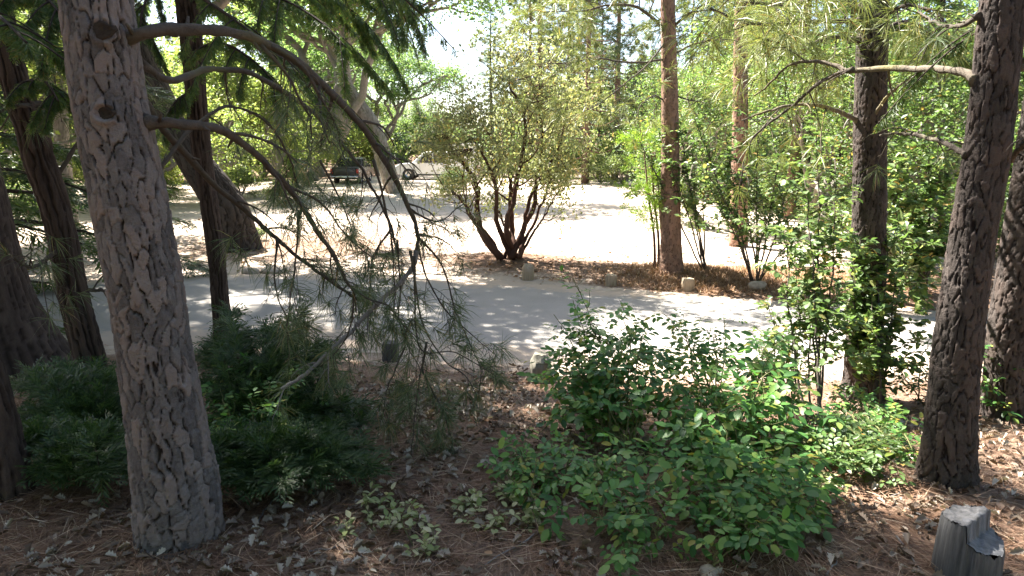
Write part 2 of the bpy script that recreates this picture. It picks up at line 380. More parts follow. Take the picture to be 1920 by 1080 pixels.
# ------------------------------------------------------------------ the ground and the road
def build_ground():
    def geo(a, b, n, s=1):
        return np.geomspace(a, b, n)
    xs = np.concatenate([-geo(9, 420, 46)[::-1], np.arange(-8.9, 8.95, .085), geo(9, 420, 46)])
    ys = np.concatenate([-geo(.6, 300, 30)[::-1], np.arange(-.4, 9, .075), np.arange(9, 24, .16), geo(24, 420, 50)])
    X, Y = np.meshgrid(xs, ys); Z = gh(X.ravel(), Y.ravel()); nx, ny = len(xs), len(ys)
    x, y = X.ravel(), Y.ravel(); yn, yf = road_near(x), road_far(x)
    L = np.where(y < yn, .45 + .75 * smooth(.1, 1.3, yn - y), 0)
    def bl(cx, cy, rx, ry): return np.exp(-((x - cx) / rx) ** 2 - ((y - cy) / ry) ** 2)
    far = .85 * bl(.2, 13.6, 1.8, 1.3) + 1.0 * bl(3.6, 12.0, 2.4, 1.5) + 1.1 * bl(7.5, 11.2, 4, 2.4) +   .6 * bl(-5.0, 15.5, 4.5, 3.2) + .75 * smooth(8.5, 12, x) * smooth(40, 20, y)
    far = far + .35 * smooth(6, 14, -x) + .3 * bl(-4, 20, 6, 4) + .9 * smooth(45, 62, np.hypot(x, y))
    far = np.clip(far, 0, 1.1) - .8 * bl(3.5, 19, 4.5, 4.5)
    L = np.where(y > yf, np.clip(far, .02, 1.1), L)
    V = np.stack([x, y, Z], 1)
    i = (np.arange(ny - 1)[:, None] * nx + np.arange(nx - 1)[None]).ravel()
    me = mesh_np('ground', V, np.stack([i, i + 1, i + nx + 1, i + nx], 1), M['ground'], {'litter': L}, True)
    ob('ground', me, kind='structure')
    xs = np.concatenate([-geo(14, 88, 30)[::-1], np.arange(-13.9, 13.95, .12), geo(14, 110, 34)]); k = 34
    s = np.linspace(0, 1, k); Xr, S = np.meshgrid(xs, s, indexing='ij')
    e = .38
    n0 = road_near(xs) + e * (fbm(xs * 1.5, xs * 0, seed=21) - .5) * 2; n1 = road_far(xs) + e * (fbm(xs * 1.5, xs * 0, seed=22) - .5) * 2
    Yr = n0[:, None] * (1 - S) + n1[:, None] * S
    Zr = gh(Xr.ravel(), Yr.ravel()) * 0 + .010 + .03 * (1 - (2 * S.ravel() - 1) ** 2)
    d = np.minimum(S, 1 - S).ravel()
    Zr = np.where(d < 1e-6, -.03, Zr)
    far = smooth(14, 40, np.abs(Xr.ravel())); Zr = Zr + gh(Xr.ravel(), Yr.ravel()) * far + .03 * far
    V = np.stack([Xr.ravel(), Yr.ravel(), Zr], 1); nx = len(xs)
    i = (np.arange(nx - 1)[:, None] * k + np.arange(k - 1)[None]).ravel()
    me = mesh_np('road', V, np.stack([i, i + k, i + k + 1, i + 1], 1), M['road'], {'edge': 1 - smooth(0, .32, d)}, True)
    ob('road', me, kind='structure')
build_ground()

# ------------------------------------------------------------------ bark trunks
STYLE = {'pine': dict(a=.040, b=.09, d=.019, warp=.9), 'cedar': dict(a=.048, b=.75, d=.020, warp=.7, e=.42), 'oak': dict(a=.055, b=.26, d=.016, warp=.9, e=.40)}
def bark_trunk(name, pts, rads, style, mat, cols, dz, seed, top_extra=(), flare=.25, knots=(), sc=1.0):
    st = STYLE[style]
    P = np.asarray(pts, float); R = np.asarray(rads, float)
    seg = np.linalg.norm(np.diff(P, axis=0), axis=1); s = np.concatenate([[0], np.cumsum(seg)]); Ls = s[-1]
    n1 = max(int(Ls / dz), 8)
    t = np.linspace(0, Ls, n1)
    pp = catmull(P, 400); ss = np.concatenate([[0], np.cumsum(np.linalg.norm(np.diff(pp, axis=0), axis=1))]); ss *= Ls / ss[-1]
    A = np.stack([np.interp(t, ss, pp[:, i]) for i in range(3)], 1); rr = np.interp(t, s, R)
    rr = np.convolve(np.pad(rr, 12, mode='edge'), np.ones(25) / 25, 'valid') if n1 > 60 else rr
    if len(top_extra):
        E = np.concatenate([A[-1:], np.asarray([e[:3] for e in top_extra])]); er = np.concatenate([rr[-1:], [e[3] for e in top_extra]])
        m = 26; E2 = catmull(E, m)[1:]; er2 = np.interp(np.linspace(0, 1, m), np.linspace(0, 1, len(er)), er)[1:]
        A = np.concatenate([A, E2]); rr = np.concatenate([rr, er2])
    n = len(A); ln = np.concatenate([[0], np.cumsum(np.linalg.norm(np.diff(A, axis=0), axis=1))])
    circ = 2 * math.pi * float(np.mean(R)); nc = max(int(round(circ / (st['a'] * sc))), 6)
    u = np.arange(cols) / cols
    U, Vv = np.meshgrid(u, ln); th = U * 2 * math.pi
    cx, cy = np.cos(th), np.sin(th)
    wu = st['warp'] * (fbm(cx * 3 + 9, cy * 3 + 9, Vv * 6, seed=seed, o=3) - .5) * 2; wv = st['warp'] * (fbm(cx * 3 + 30, cy * 3, Vv * 6, seed=seed + 7, o=3) - .5) * 2
    gx = U * nc + wu; gy = Vv / (st['b'] * sc) + wv
    def voro(gx, gy, nc, seed):
        ix, iy = np.floor(gx), np.floor(gy)
        f1 = np.full(gx.shape, 9.); f2 = np.full(gx.shape, 9.); idc = np.zeros(gx.shape); x1 = np.zeros(gx.shape); y1 = x1.copy(); x2 = x1.copy(); y2 = x1.copy()
        for dx in (-1, 0, 1):
            for dy in (-1, 0, 1):
                jx, jy = ix + dx, iy + dy; mx = np.mod(jx, nc); z0 = mx * 0
                px = jx + _hash(mx, jy, z0, seed) * .95; py = jy + _hash(mx, jy, z0, seed + 3) * .95
                d = np.hypot(px - gx, py - gy); r = _hash(mx, jy, z0, seed + 5)
                less = d < f1; sec = (~less) & (d < f2)
                x2 = np.where(less, x1, np.where(sec, px, x2)); y2 = np.where(less, y1, np.where(sec, py, y2)); f2 = np.where(less, f1, np.minimum(f2, d))
                x1 = np.where(less, px, x1); y1 = np.where(less, py, y1); idc = np.where(less, r, idc); f1 = np.where(less, d, f1)
        e = np.hypot(x2 - x1, y2 - y1) + 1e-6
        return (f2 - f1), idc, np.abs(x2 - x1) / e, (gy - y1), (gx - x1)
    edge, idc, hor, ly, lx = voro(gx, gy, nc, seed)
    rag = .16 * (fbm(cx * rr[:, None] * 45, cy * rr[:, None] * 45, Vv * 38, seed=seed + 23, o=2) - .5)
    edge = np.maximum(edge + rag, 0)
    edge2, idc2, hor2, ly2, lx2 = voro(gx * 2 + wv * .8, gy * 2.6 + wu * .8, nc * 2, seed + 31)
    w_ = .25 + .75 * smooth(.35, .85, hor)          # upright fissures run deep, cross breaks are shallow
    plate = 1 - w_ * (1 - smooth(.015, st.get('e', .13), edge))
    flake = .20 * (idc2 - .5) + .16 * (smooth(.0, .10, edge2) - 1)
    fine = fbm(cx * rr[:, None] * 70, cy * rr[:, None] * 70, Vv * 45, seed=seed + 11, o=3) - .5
    lay = fbm(cx * 7, cy * 7, Vv * 70, seed=seed + 13, o=2) - .5
    thin = np.clip(rr / np.max(R), .25, 1)[:, None]
    disp = st['d'] * sc * thin * (1.35 * plate - 1.05 + (idc - .5) * .45 * plate + (flake + .25 * ly * (idc2 - .2) + fine * .28 + lay * .30) * plate)
    big = 1 + .05 * (fbm(cx * 1.2 + 4, cy * 1.2, Vv * .9, seed=seed + 17) - .5) * 2
    lob = (fbm(cx * 1.7 + 2, cy * 1.7 + 5, Vv * 0, seed=seed + 19, o=2) - .35) * 2.2
    fl = 1 + flare * np.maximum(lob, -.1) * np.exp(-np.maximum(Vv - .1, 0) / .22)
    Rr = rr[:, None] * big * fl + disp
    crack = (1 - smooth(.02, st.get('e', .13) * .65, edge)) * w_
    tang = nrm(np.gradient(A, axis=0)); ref = np.array([1.0, 0, 0]); b = nrm(np.cross(tang, ref)); a = np.cross(b, tang)
    Vt = A[:, None] + Rr[..., None] * (cx[..., None] * a[:, None] + cy[..., None] * b[:, None])
    for kp, kr in knots:        # a limb scar: raised lip round a hollow
        q = Vt - np.asarray(kp); ql = np.linalg.norm(q * [1, 1, 1.15], axis=-1) / kr
        out = nrm(Vt - A[:, None])
        amp = np.where(ql < 2.2, .018 * np.exp(-((ql - 1.05) / .35) ** 2) - .035 * np.exp(-(ql / .62) ** 2) , 0)
        Vt = Vt + out * amp[..., None]
    V = Vt.reshape(-1, 3)
    i = (np.arange(n - 1)[:, None] * cols + np.arange(cols)[None]); i2 = (np.arange(n - 1)[:, None] * cols + (np.arange(cols)[None] + 1) % cols)
    F = np.stack([i, i2, i2 + cols, i + cols], -1).reshape(-1, 4)
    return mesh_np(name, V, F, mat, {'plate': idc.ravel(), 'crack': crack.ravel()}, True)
def px_trunk(rows, Y, dYdz=0.0):
    """rows of (centre px, y px, width px) bottom to top at forward distance Y -> axis points and radii"""
    P, R = [], []
    for cx, cy, w in rows:
        p = W(cx, cy, Y); p = W(cx, cy, Y + dYdz * (p[2])); P.append(p); R.append(.5 * w * depth(p) / F_PX)
    return np.array(P), np.array(R)

# ------------------------------------------------------------------ small plant parts
TWIG_SETS = {}
def twig_system(rng, path, r0, r1, n_side, slen, gravity, levels=2, start=.2, spread=.9, k=5, up=None, wander=.35):
    """tubes for one limb with side twigs; returns (MB, tips, tip directions)"""
    mb = MB(); tips, dirs = [], []
    def limb(P, ra, rb, kk):
        mb.add(*tube(P, np.linspace(ra, rb, len(P)), kk, True))
    if np.ndim(r0):
        V, F = tube(path, r0, 14, True); n_ = len(path); c = np.concatenate([np.repeat(path, 14, 0), path[-1:], path[:1]])
        q = V * 46; V = c + (V - c) * (1 + .30 * (fbm(q[:, 0], q[:, 1], q[:, 2], seed=77, o=3) - .5) * 2)[:, None]; mb.add(V, F)
        for j in range(3, n_ - 3, 9):       # broken stubs and knots
            tg = nrm(path[j + 1] - path[j]); rv = rdir(rng, 1)[0]; d = nrm(rv - tg * np.dot(rv, tg) + tg * .4); l = r0[j] * rng.uniform(1.3, 4.5)
            mb.add(*tube(np.array([path[j], path[j] + d * l * .6, path[j] + d * l]), r0[j] * np.array([.55, .32, .22]), 7))
        r0 = float(np.mean(r0[2:6]))
    else: mb.add(*tube(path, np.linspace(r0, r1, len(path)), max(k, 8), True))
    def side(path, ra, rb, n, L, lev, st):
        m = len(path)
        for q in range(n):
            t = st + (1 - st) * (q + rng.uniform(.1, .9)) / n
            i = min(int(t * (m - 1)), m - 2); base = path[i] + (path[i + 1] - path[i]) * (t * (m - 1) - i)
            tg = nrm(path[i + 1] - path[i]); rv = rdir(rng, 1)[0]; rv = rv - tg * np.dot(rv, tg)
            d = nrm(tg * rng.uniform(.35, .9) + nrm(rv) * spread)
            l = L * rng.uniform(.55, 1.2) * (1.1 - .5 * t); ns = 7
            pts = [base]; cur = d.copy()
            for s in range(ns):
                cur = nrm(cur + np.array([0, 0, -gravity]) / ns * 2 + rdir(rng, 1)[0] * wander * .35); pts.append(pts[-1] + cur * l / ns)
            pts = np.array(pts); rr = (ra + (rb - ra) * t) * .5; rr = max(rr, .0016)
            limb(pts, rr, max(rr * .4, .0012), k)
            if lev > 1: side(pts, rr, rr * .4, max(2, int(n * .45)), L * .5, lev - 1, .3)
            tips.append(pts[-1]); dirs.append(nrm(pts[-1] - pts[-2]))
    side(path, r0, r1, n_side, slen, levels, start)
    tips.append(path[-1]); dirs.append(nrm(path[-1] - path[-2]))
    return mb, np.array(tips), np.array(dirs)

# ------------------------------------------------------------------ near tree trunks
def near_tree(name, label, cat, rows, base_px, style, mat, cols, dz, seed, top, flare=.25, knots=(), sc=1.0, lean=(0, 0), crown=None, Y=None):
    base = G(*base_px)
    Yb = base[1] if Y is None else Y
    P, R = px_trunk(rows, Yb)
    d0 = nrm(P[1] - P[0]); P = np.concatenate([[P[0] - d0 * (.3 + 1.7 * R[0] * np.hypot(d0[0], d0[1]) / max(d0[2], .3))], P]); R = np.concatenate([[R[0] * 1.05], R])
    P = P - 0; o = base.copy(); o[0] = P[1][0]; o[1] = Yb; o[2] = g1(o[0], o[1])
    d = nrm(P[-1] - P[-2]); ext = []
    if top > P[-1][2]:
        for z in np.linspace(P[-1][2], top, 7)[1:]:
            dz_ = z - P[-1][2]; f = (z - P[-1][2]) / (top - P[-1][2])
            ext.append([P[-1][0] + dz_ * (d[0] / max(d[2], .4) * (1 - .6 * f) + lean[0]) - o[0], P[-1][1] + dz_ * (d[1] / max(d[2], .4) * (1 - .6 * f) + lean[1]) - o[1], z - o[2], R[-1] * (1 - .93 * f)])
    t = thing(name, label, cat, o)
    me = bark_trunk('trunk', P - o, R, style, M[mat], cols, dz, seed, ext, flare, [(np.asarray(k) - o, r) for k, r in knots], sc)
    tr = ob('trunk', me, t)
    axis = np.concatenate([P - o, np.array([e[:3] for e in ext])]) if ext else P - o
    rad = np.concatenate([R, [e[3] for e in ext]]) if ext else R
    return dict(obj=t, trunk=tr, o=o, axis=axis, rad=rad, P=P, Y=Yb)

def pine_limbs(rng, axis, rad, z0, z1, n, Lmax, tufts_per=26, nl=.2, npt=16, w=.006, sweep=-.05, k=5):
    mb = MB(); TP, TD = [], []
    az = axis[:, 2]
    for i in range(n):
        f = (i + rng.uniform(0, 1)) / n; z = z0 + (z1 - z0) * f
        c = np.array([np.interp(z, az, axis[:, 0]), np.interp(z, az, axis[:, 1]), z]); r = np.interp(z, az, rad)
        a = i * 2.399 + rng.uniform(-.4, .4); L = Lmax * (math.sin(math.pi * min(.22 + f * .8, 1)) ** .8) * rng.uniform(.6, 1.1) + .25
        h = np.array([math.cos(a), math.sin(a), 0]); s = np.linspace(0, 1, 9)
        path = c + h * (s * L)[:, None]; path[:, 2] += L * (sweep * s + .28 * s ** 2 - .22 * s * (1 - s) * 2) + rng.normal(0, .03, 9).cumsum() * .6
        path[:, :2] += np.cumsum(rng.normal(0, .03 * L, (9, 2)), 0) * .5
        m2, tp, td = twig_system(rng, path, max(r * .28, .02), .006, 6, L * .32, -.12, 2, .3, .8, 4)
        for V, F_ in zip([np.concatenate(m2.V)], [m2.F]): mb.add(V, F_)
        TP.append(tp); TD.append(td)
        q = max(tufts_per - len(tp), 0)
        if q:
            j = rng.integers(0, len(tp), q); TP.append(tp[j] + rng.normal(0, .12, (q, 3))); TD.append(nrm(td[j] + rdir(rng, q) * .5 + [0, 0, .2]))
    TP, TD = np.concatenate(TP), np.concatenate(TD)
    return mb, needle_tufts(TP, TD, nl, npt, w, rng, .15)
def fir_limbs(rng, axis, rad, z0, z1, n, Lmax, per=34, size=.32, cone=True, droop=.35, tipmin=.3):
    mb = MB(); P, D, N, S = [], [], [], []
    az = axis[:, 2]
    for i in range(n):
        f = (i + rng.uniform(0, 1)) / n; z = z0 + (z1 - z0) * f
        c = np.array([np.interp(z, az, axis[:, 0]), np.interp(z, az, axis[:, 1]), z]); r = np.interp(z, az, rad)
        a = i * 2.399 + rng.uniform(-.5, .5); L = (Lmax * (1 - f) ** .8 + tipmin) * rng.uniform(.65, 1.12)
        h = np.array([math.cos(a), math.sin(a), 0]); s = np.linspace(0, 1, 9)
        path = c + h * (s * L)[:, None]; path[:, 2] += L * (.12 * s - droop * s ** 1.7) + rng.normal(0, .02, 9).cumsum()
        mb.add(*tube(path, np.linspace(max(r * .22, .012), .004, 9), 5))
        q = int(per * max(L / Lmax, .3)); t = rng.uniform(.15, 1, q) ** .8
        p = np.stack([np.interp(t, s, path[:, j]) for j in range(3)], 1)
        side = np.array([-h[1], h[0], 0]) * rng.choice([-1, 1], q)[:, None]
        d = nrm(h * .6 + side * rng.uniform(.2, 1, (q, 1)) + rng.normal(0, .18, (q, 3)) + [0, 0, -.28])
        P.append(p + d * .02); D.append(d); N.append(nrm(rng.normal(0, .25, (q, 3)) + [0, 0, 1])); S.append(size * rng.uniform(.6, 1.25, q) * (1.15 - .4 * t))
    return mb, scatter(FROND[0], FROND[1], np.concatenate(P), np.concatenate(D), np.concatenate(N), np.concatenate(S))

# T1: the big pine close to the camera
rows1 = [(338, 1035, 150), (334, 960, 147), (328, 900, 143), (314, 810, 134), (300, 720, 127), (286, 630, 124), (274, 540, 122), (257, 450, 124), (241, 360, 126), (223, 270, 124), (206, 180, 122), (193, 90, 122), (181, 0, 121), (166, -90, 120)]
T1Y = G(338, 1030)[1] + .12
kn = []
for kx, ky, kr in ((192, 56, .050), (196, 212, .038)):
    p = W(kx, ky, T1Y - .135); kn.append((p, kr))
T1 = near_tree('pine_tree', 'pine with grey plated bark and two dark knots standing nearest at the left', 'tree', rows1, (338, 1030), 'pine', 'pine_bark', 190, .0058, 11, 15.5, .12, kn, 1.0, Y=T1Y)
T2 = near_tree('conifer_tree', 'dark slender conifer between the grey plated pine and the flared cedar', 'tree',
    [(178, 745, 54), (170, 680, 51), (150, 600, 52), (135, 540, 50), (118, 450, 48), (98, 370, 50), (74, 300, 52), (58, 240, 50), (40, 190, 48), (20, 120, 46), (4, 50, 46), (-14, -40, 46)], (178, 745), 'cedar', 'cedar_bark', 110, .013, 23, 11, .2)
T3 = near_tree('cedar_tree', 'massive cedar with flared reddish fibrous base at the left edge', 'tree',
    [(-30, 712, 330), (-40, 650, 262), (-52, 570, 200), (-62, 470, 160), (-90, 300, 140), (-120, 120, 132), (-140, 0, 128)], (-30, 700), 'cedar', 'cedar_bark', 130, .016, 31, 17, .3, sc=1.5)
T4 = near_tree('cedar_tree', 'slim reddish cedar rising out of the dark shrub right of the plated pine', 'tree',
    [(421, 650, 36), (417, 600, 32), (412, 560, 30), (407, 490, 30), (398, 420, 31), (387, 340, 32), (373, 240, 36), (364, 140, 37), (352, 0, 42), (348, -60, 42)], (421, 655), 'cedar', 'cedar_bark', 90, .015, 41, 13, .2)
T5 = near_tree('leaning_oak', 'thick leaning dark oak beyond the road behind the slim cedar', 'tree',
    [(446, 466, 88), (440, 440, 78), (430, 400, 74), (402, 355, 66), (362, 300, 56), (326, 240, 49), (300, 180, 46), (275, 120, 42), (240, 40, 38)], (446, 466), 'oak', 'dark_oak_bark', 130, .03, 43, 11, .35, sc=2.0, lean=(-.15, .05))
T6 = near_tree('leaning_oak', 'grey leaning oak trunk at the edge of the dirt lot near the white truck', 'tree',
    [(740, 366, 32), (730, 330, 31), (718, 290, 31), (700, 240, 31), (672, 195, 27), (650, 160, 23), (645, 110, 20), (648, 50, 18), (655, -20, 17)], (740, 362), 'oak', 'oak_bark', 48, .08, 47, 13, .2, sc=2.2)
T7 = near_tree('pine_tree', 'straight sunlit brown pine standing alone beyond the road beside the cedar saplings', 'tree',
    [(1260, 514, 46), (1259, 490, 40), (1258, 440, 37), (1257, 360, 35), (1257, 270, 32), (1256, 180, 30), (1254, 90, 28), (1252, 0, 26), (1250, -60, 25)], (1260, 512), 'pine', 'red_bark', 84, .016, 53, 15, .2)
T8 = near_tree('pine_tree', 'brown pine half hidden by leaves behind the straight sunlit pine', 'tree',
    [(1384, 464, 34), (1385, 430, 30), (1386, 340, 29), (1388, 220, 27), (1389, 100, 25), (1391, 0, 24), (1392, -40, 23)], (1384, 462), 'pine', 'red_bark', 64, .03, 59, 16, .2, sc=1.4)
T9 = near_tree('pine_tree', 'dark pine wrapped in sapling leaves left of the two trunks at the right edge', 'tree',
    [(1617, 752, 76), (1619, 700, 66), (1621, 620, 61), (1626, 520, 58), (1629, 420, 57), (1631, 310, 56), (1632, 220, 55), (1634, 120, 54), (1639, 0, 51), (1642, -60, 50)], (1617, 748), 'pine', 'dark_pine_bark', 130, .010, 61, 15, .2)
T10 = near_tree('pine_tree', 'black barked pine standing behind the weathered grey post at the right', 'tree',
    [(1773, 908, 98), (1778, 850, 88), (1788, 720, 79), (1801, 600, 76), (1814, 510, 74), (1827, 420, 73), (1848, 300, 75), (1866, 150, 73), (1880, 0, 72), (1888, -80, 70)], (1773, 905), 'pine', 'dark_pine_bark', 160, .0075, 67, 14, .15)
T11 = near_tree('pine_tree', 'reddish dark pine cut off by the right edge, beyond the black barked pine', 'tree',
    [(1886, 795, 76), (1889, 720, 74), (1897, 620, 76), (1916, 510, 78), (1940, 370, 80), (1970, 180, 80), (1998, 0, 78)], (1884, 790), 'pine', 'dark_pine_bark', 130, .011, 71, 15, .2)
T12 = near_tree('conifer_tree', 'black shaded leaning trunk at the bottom left corner', 'tree',
    [(0, 930, 118), (-14, 860, 104), (-38, 740, 98), (-72, 640, 94), (-120, 520, 92), (-186, 340, 90), (-244, 150, 88)], (14, 925), 'cedar', 'cedar_bark', 90, .015, 73, 9, .25)
for i, (rows, b) in enumerate([([(132, 446, 34), (128, 400, 30), (120, 320, 27), (114, 230, 24), (110, 130, 22), (105, 40, 20)], (132, 446))]):
    near_tree('oak_tree', 'small grey brown trunk beyond the road behind the dark slender conifer', 'tree', rows, b, 'oak', 'oak_bark', 48, .05, 79 + i, 10, .2, sc=1.6)

# knot hollows on the big pine
for (p, kr) in kn:
    th = np.linspace(0, 2 * math.pi, 15)[:-1]; o = T1['o']
    V = [np.array(p) + [0, .006, 0]]; n = 14
    for rr, yy in ((.28, -.004), (.62, -.018), (.8, -.010)):
        for a in th:
            wob = 1 + .18 * math.sin(3 * a + 1.3) + .1 * math.sin(5 * a)
            V.append(np.array(p) + [math.cos(a) * kr * rr * wob * 1.15, yy + .02, math.sin(a) * kr * rr * wob * .85])
    F = [[0, 1 + (i + 1) % n, 1 + i, 1 + i] for i in range(n)]
    T = [(0, 1 + i, 1 + (i + 1) % n) for i in range(n)]; Q = []
    for r in range(2):
        for i in range(n): Q.append((1 + r * n + i, 1 + (r + 1) * n + i, 1 + (r + 1) * n + (i + 1) % n, 1 + r * n + (i + 1) % n))
    ob('knot', mesh_np('knot', np.array(V) - o, [np.array(T), np.array(Q)], M['knot'], None, True), T1['trunk'])

# ------------------------------------------------------------------ visible limbs of the near trees
def limb_from_px(T, ctrl, r0, r1, seed, mat='branch_bark', n_side=0, slen=.5, grav=.6, levels=2, needle=None, nl=.16, npt=30, w=.0030, prob=.6, start=.25, spread=.9, nmat='needle', m=64, wander=.35, k=5):
    rng = np.random.default_rng(seed)
    P = catmull([W(*c) for c in ctrl], m); P = P + np.stack([.006 * (fbm(np.arange(m) * .35, np.full(m, j), seed=seed + j) - .5) * 4 for j in range(3)], 1) * np.linspace(.3, 1, m)[:, None]
    o = T['o']
    rk = np.linspace(r0, r1, m) * (1 + .22 * (fbm(np.arange(m) * .55, np.full(m, 3.3), seed=seed + 9) - .5) * 2)
    rk[:3] *= [1.5, 1.25, 1.08]
    mb, tips, dirs = twig_system(rng, P, rk, r1, n_side, slen, grav, levels, start, spread, k, wander=wander)
    b = ob('branch', mb.mesh('branch', M[mat], True, o), T['obj'])
    if needle:
        sel = rng.random(len(tips)) < prob; tp, td = tips[sel], dirs[sel]
        if len(tp):
            V, F = needle_tufts(tp, td, nl, npt, w, rng, .15, 1.0, .05)
            ob('needles', mesh_np('needles', V - o, F, M[nmat]), b, kind='stuff')
    return b
Y0 = T1Y
limb_from_px(T1, [(236, 72, Y0), (270, 62, Y0 - .02), (330, 55, Y0 + .05), (400, 58, Y0 + .15), (470, 70, Y0 + .3), (540, 105, Y0 + .45), (605, 160, Y0 + .6), (660, 215, Y0 + .72), (700, 268, Y0 + .82), (738, 330, Y0 + .92), (770, 395, Y0 + 1.0), (784, 440, Y0 + 1.05), (780, 480, Y0 + 1.05)], .027, .011, 101, 'branch_bark', 13, .42, .6, 2, True, prob=.25, start=.3, wander=.7)
limb_from_px(T1, [(275, 228, Y0), (330, 232, Y0 + .02), (395, 238, Y0 + .1), (440, 258, Y0 + .2), (490, 298, Y0 + .32), (540, 350, Y0 + .45), (585, 415, Y0 + .6), (620, 470, Y0 + .7), (645, 520, Y0 + .8), (664, 545, Y0 + .86)], .022, .009, 103, 'branch_bark', 8, .36, .6, 2, True, prob=.3, start=.3, wander=.7)
limb_from_px(T1, [(262, 118, Y0 + .15), (320, 150, Y0 + .4), (390, 130, Y0 + .7), (470, 138, Y0 + .9), (560, 190, Y0 + 1.1), (620, 245, Y0 + 1.25), (672, 310, Y0 + 1.4), (712, 380, Y0 + 1.5), (735, 430, Y0 + 1.55), (742, 470, Y0 + 1.6)], .017, .007, 107, 'branch_bark', 12, .5, .6, 2, True, prob=.25, start=.25, wander=.7)
limb_from_px(T1, [(265, 190, Y0 + .1), (330, 270, Y0 + .4), (400, 345, Y0 + .7), (460, 395, Y0 + .9), (510, 440, Y0 + 1.0), (570, 490, Y0 + 1.1), (630, 535, Y0 + 1.2), (680, 565, Y0 + 1.25)], .018, .008, 109, 'dark_twig', 9, .34, .6, 2, True, prob=.45, start=.35)
limb_from_px(T1, [(290, 330, Y0 + .2), (360, 240, Y0 + .5), (430, 200, Y0 + .8), (500, 230, Y0 + 1.0), (540, 290, Y0 + 1.1), (560, 350, Y0 + 1.2)], .010, .004, 110, 'dark_twig', 8, .3, .7, 2, True, prob=.3)
# the pale broken end and its fan of twigs
limb_from_px(T1, [(782, 470, Y0 + 1.05), (772, 505, Y0 + 1.03), (735, 545, Y0 + 1.0), (690, 585, Y0 + .96), (650, 630, Y0 + .92), (600, 675, Y0 + .86), (560, 712, Y0 + .82), (528, 728, Y0 + .8)], .014, .010, 113, 'grey_twig', 6, .28, .5, 2, True, prob=.4, start=.1)
fan = [
    ([(784, 460, 1.05), (800, 520, 1.1), (835, 580, 1.15), (880, 625, 1.2), (930, 665, 1.25)], 6),
    ([(780, 440, 1.05), (830, 500, 1.12), (850, 570, 1.2), (880, 640, 1.22), (900, 690, 1.22), (896, 745, 1.2)], 4),
    ([(776, 480, 1.03), (778, 560, 1.02), (780, 620, 1.0), (795, 660, 1.0), (850, 660, 1.05), (905, 690, 1.1), (935, 708, 1.12)], 6),
    ([(770, 470, 1.0), (790, 600, 1.0), (830, 670, 1.0), (875, 710, 1.02), (895, 745, 1.02)], 3),
    ([(745, 450, 1.3), (750, 540, 1.3), (748, 600, 1.3), (765, 650, 1.3), (790, 700, 1.3)], 5),
    ([(735, 430, 1.5), (700, 480, 1.5), (690, 560, 1.45), (660, 600, 1.45), (625, 640, 1.4)], 5),
    ([(660, 540, .9), (690, 560, .9), (730, 575, .95), (755, 610, 1.0), (795, 640, 1.0)], 5),
    ([(664, 545, .86), (660, 600, .86), (640, 650, .85), (600, 690, .85)], 4),
    ([(560, 400, .6), (555, 480, .7), (545, 560, .7), (538, 640, .7)], 4),
    ([(520, 450, 1.0), (515, 520, 1.0), (530, 580, 1.0), (560, 620, 1.0)], 4),
    ([(600, 300, 1.2), (640, 380, 1.3), (665, 450, 1.3), (670, 520, 1.35)], 5),
    ([(540, 350, .5), (600, 380, .6), (650, 440, .8), (700, 480, .9), (715, 440, .95)], 4),
    ([(784, 440, 1.05), (830, 450, 1.1), (860, 475, 1.1)], 3),
    ([(770, 395, 1.0), (820, 415, 1.1), (865, 385, 1.15)], 3),
    ([(700, 300, .8), (725, 400, .9), (735, 470, .95), (740, 540, .95), (735, 620, 1.0)], 6),
]
for i, (c, ns) in enumerate(fan):
    limb_from_px(T1, [(a, b, Y0 + y) for a, b, y in c], .0065, .0022, 130 + i, 'dark_twig' if i % 3 else 'branch_bark', ns + 3, .22, .25, 2, True, prob=.42, nl=.15, npt=20, start=.2, spread=.8, m=26)

for i, c in enumerate([[(800, 640, 1.05), (785, 720, .95), (775, 800, .85), (765, 890, .75)], [(760, 650, 1.2), (730, 720, 1.1), (715, 790, 1.0)], [(790, 690, 1.0), (825, 760, .95), (850, 830, .9)]]):
    limb_from_px(T1, [(a, b, Y0 + y) for a, b, y in c], .006, .002, 150 + i, 'dark_twig', 8, .16, .3, 2, True, prob=.8, nl=.13, npt=22, w=.0026, start=.1, m=24)
Y2 = T2['Y']
for i, c in enumerate([[(60, 195, 0), (130, 190, .2), (200, 205, .5), (260, 235, .7)], [(60, 195, 0), (10, 205, -.3), (-60, 240, -.6)], [(95, 350, 0), (160, 250, .2), (200, 235, .3)], [(40, 110, 0), (110, 90, .3), (190, 100, .6)], [(120, 460, 0), (60, 500, -.3), (10, 470, -.5)], [(140, 545, 0), (200, 545, .1), (260, 560, .2)]]):
    limb_from_px(T2, [(a, b, Y2 + y) for a, b, y in c], .018, .005, 160 + i, 'dark_twig', 8, .5, .35, 2, True, prob=.55, nl=.17, npt=20, w=.0032)
Y7 = T7['Y']
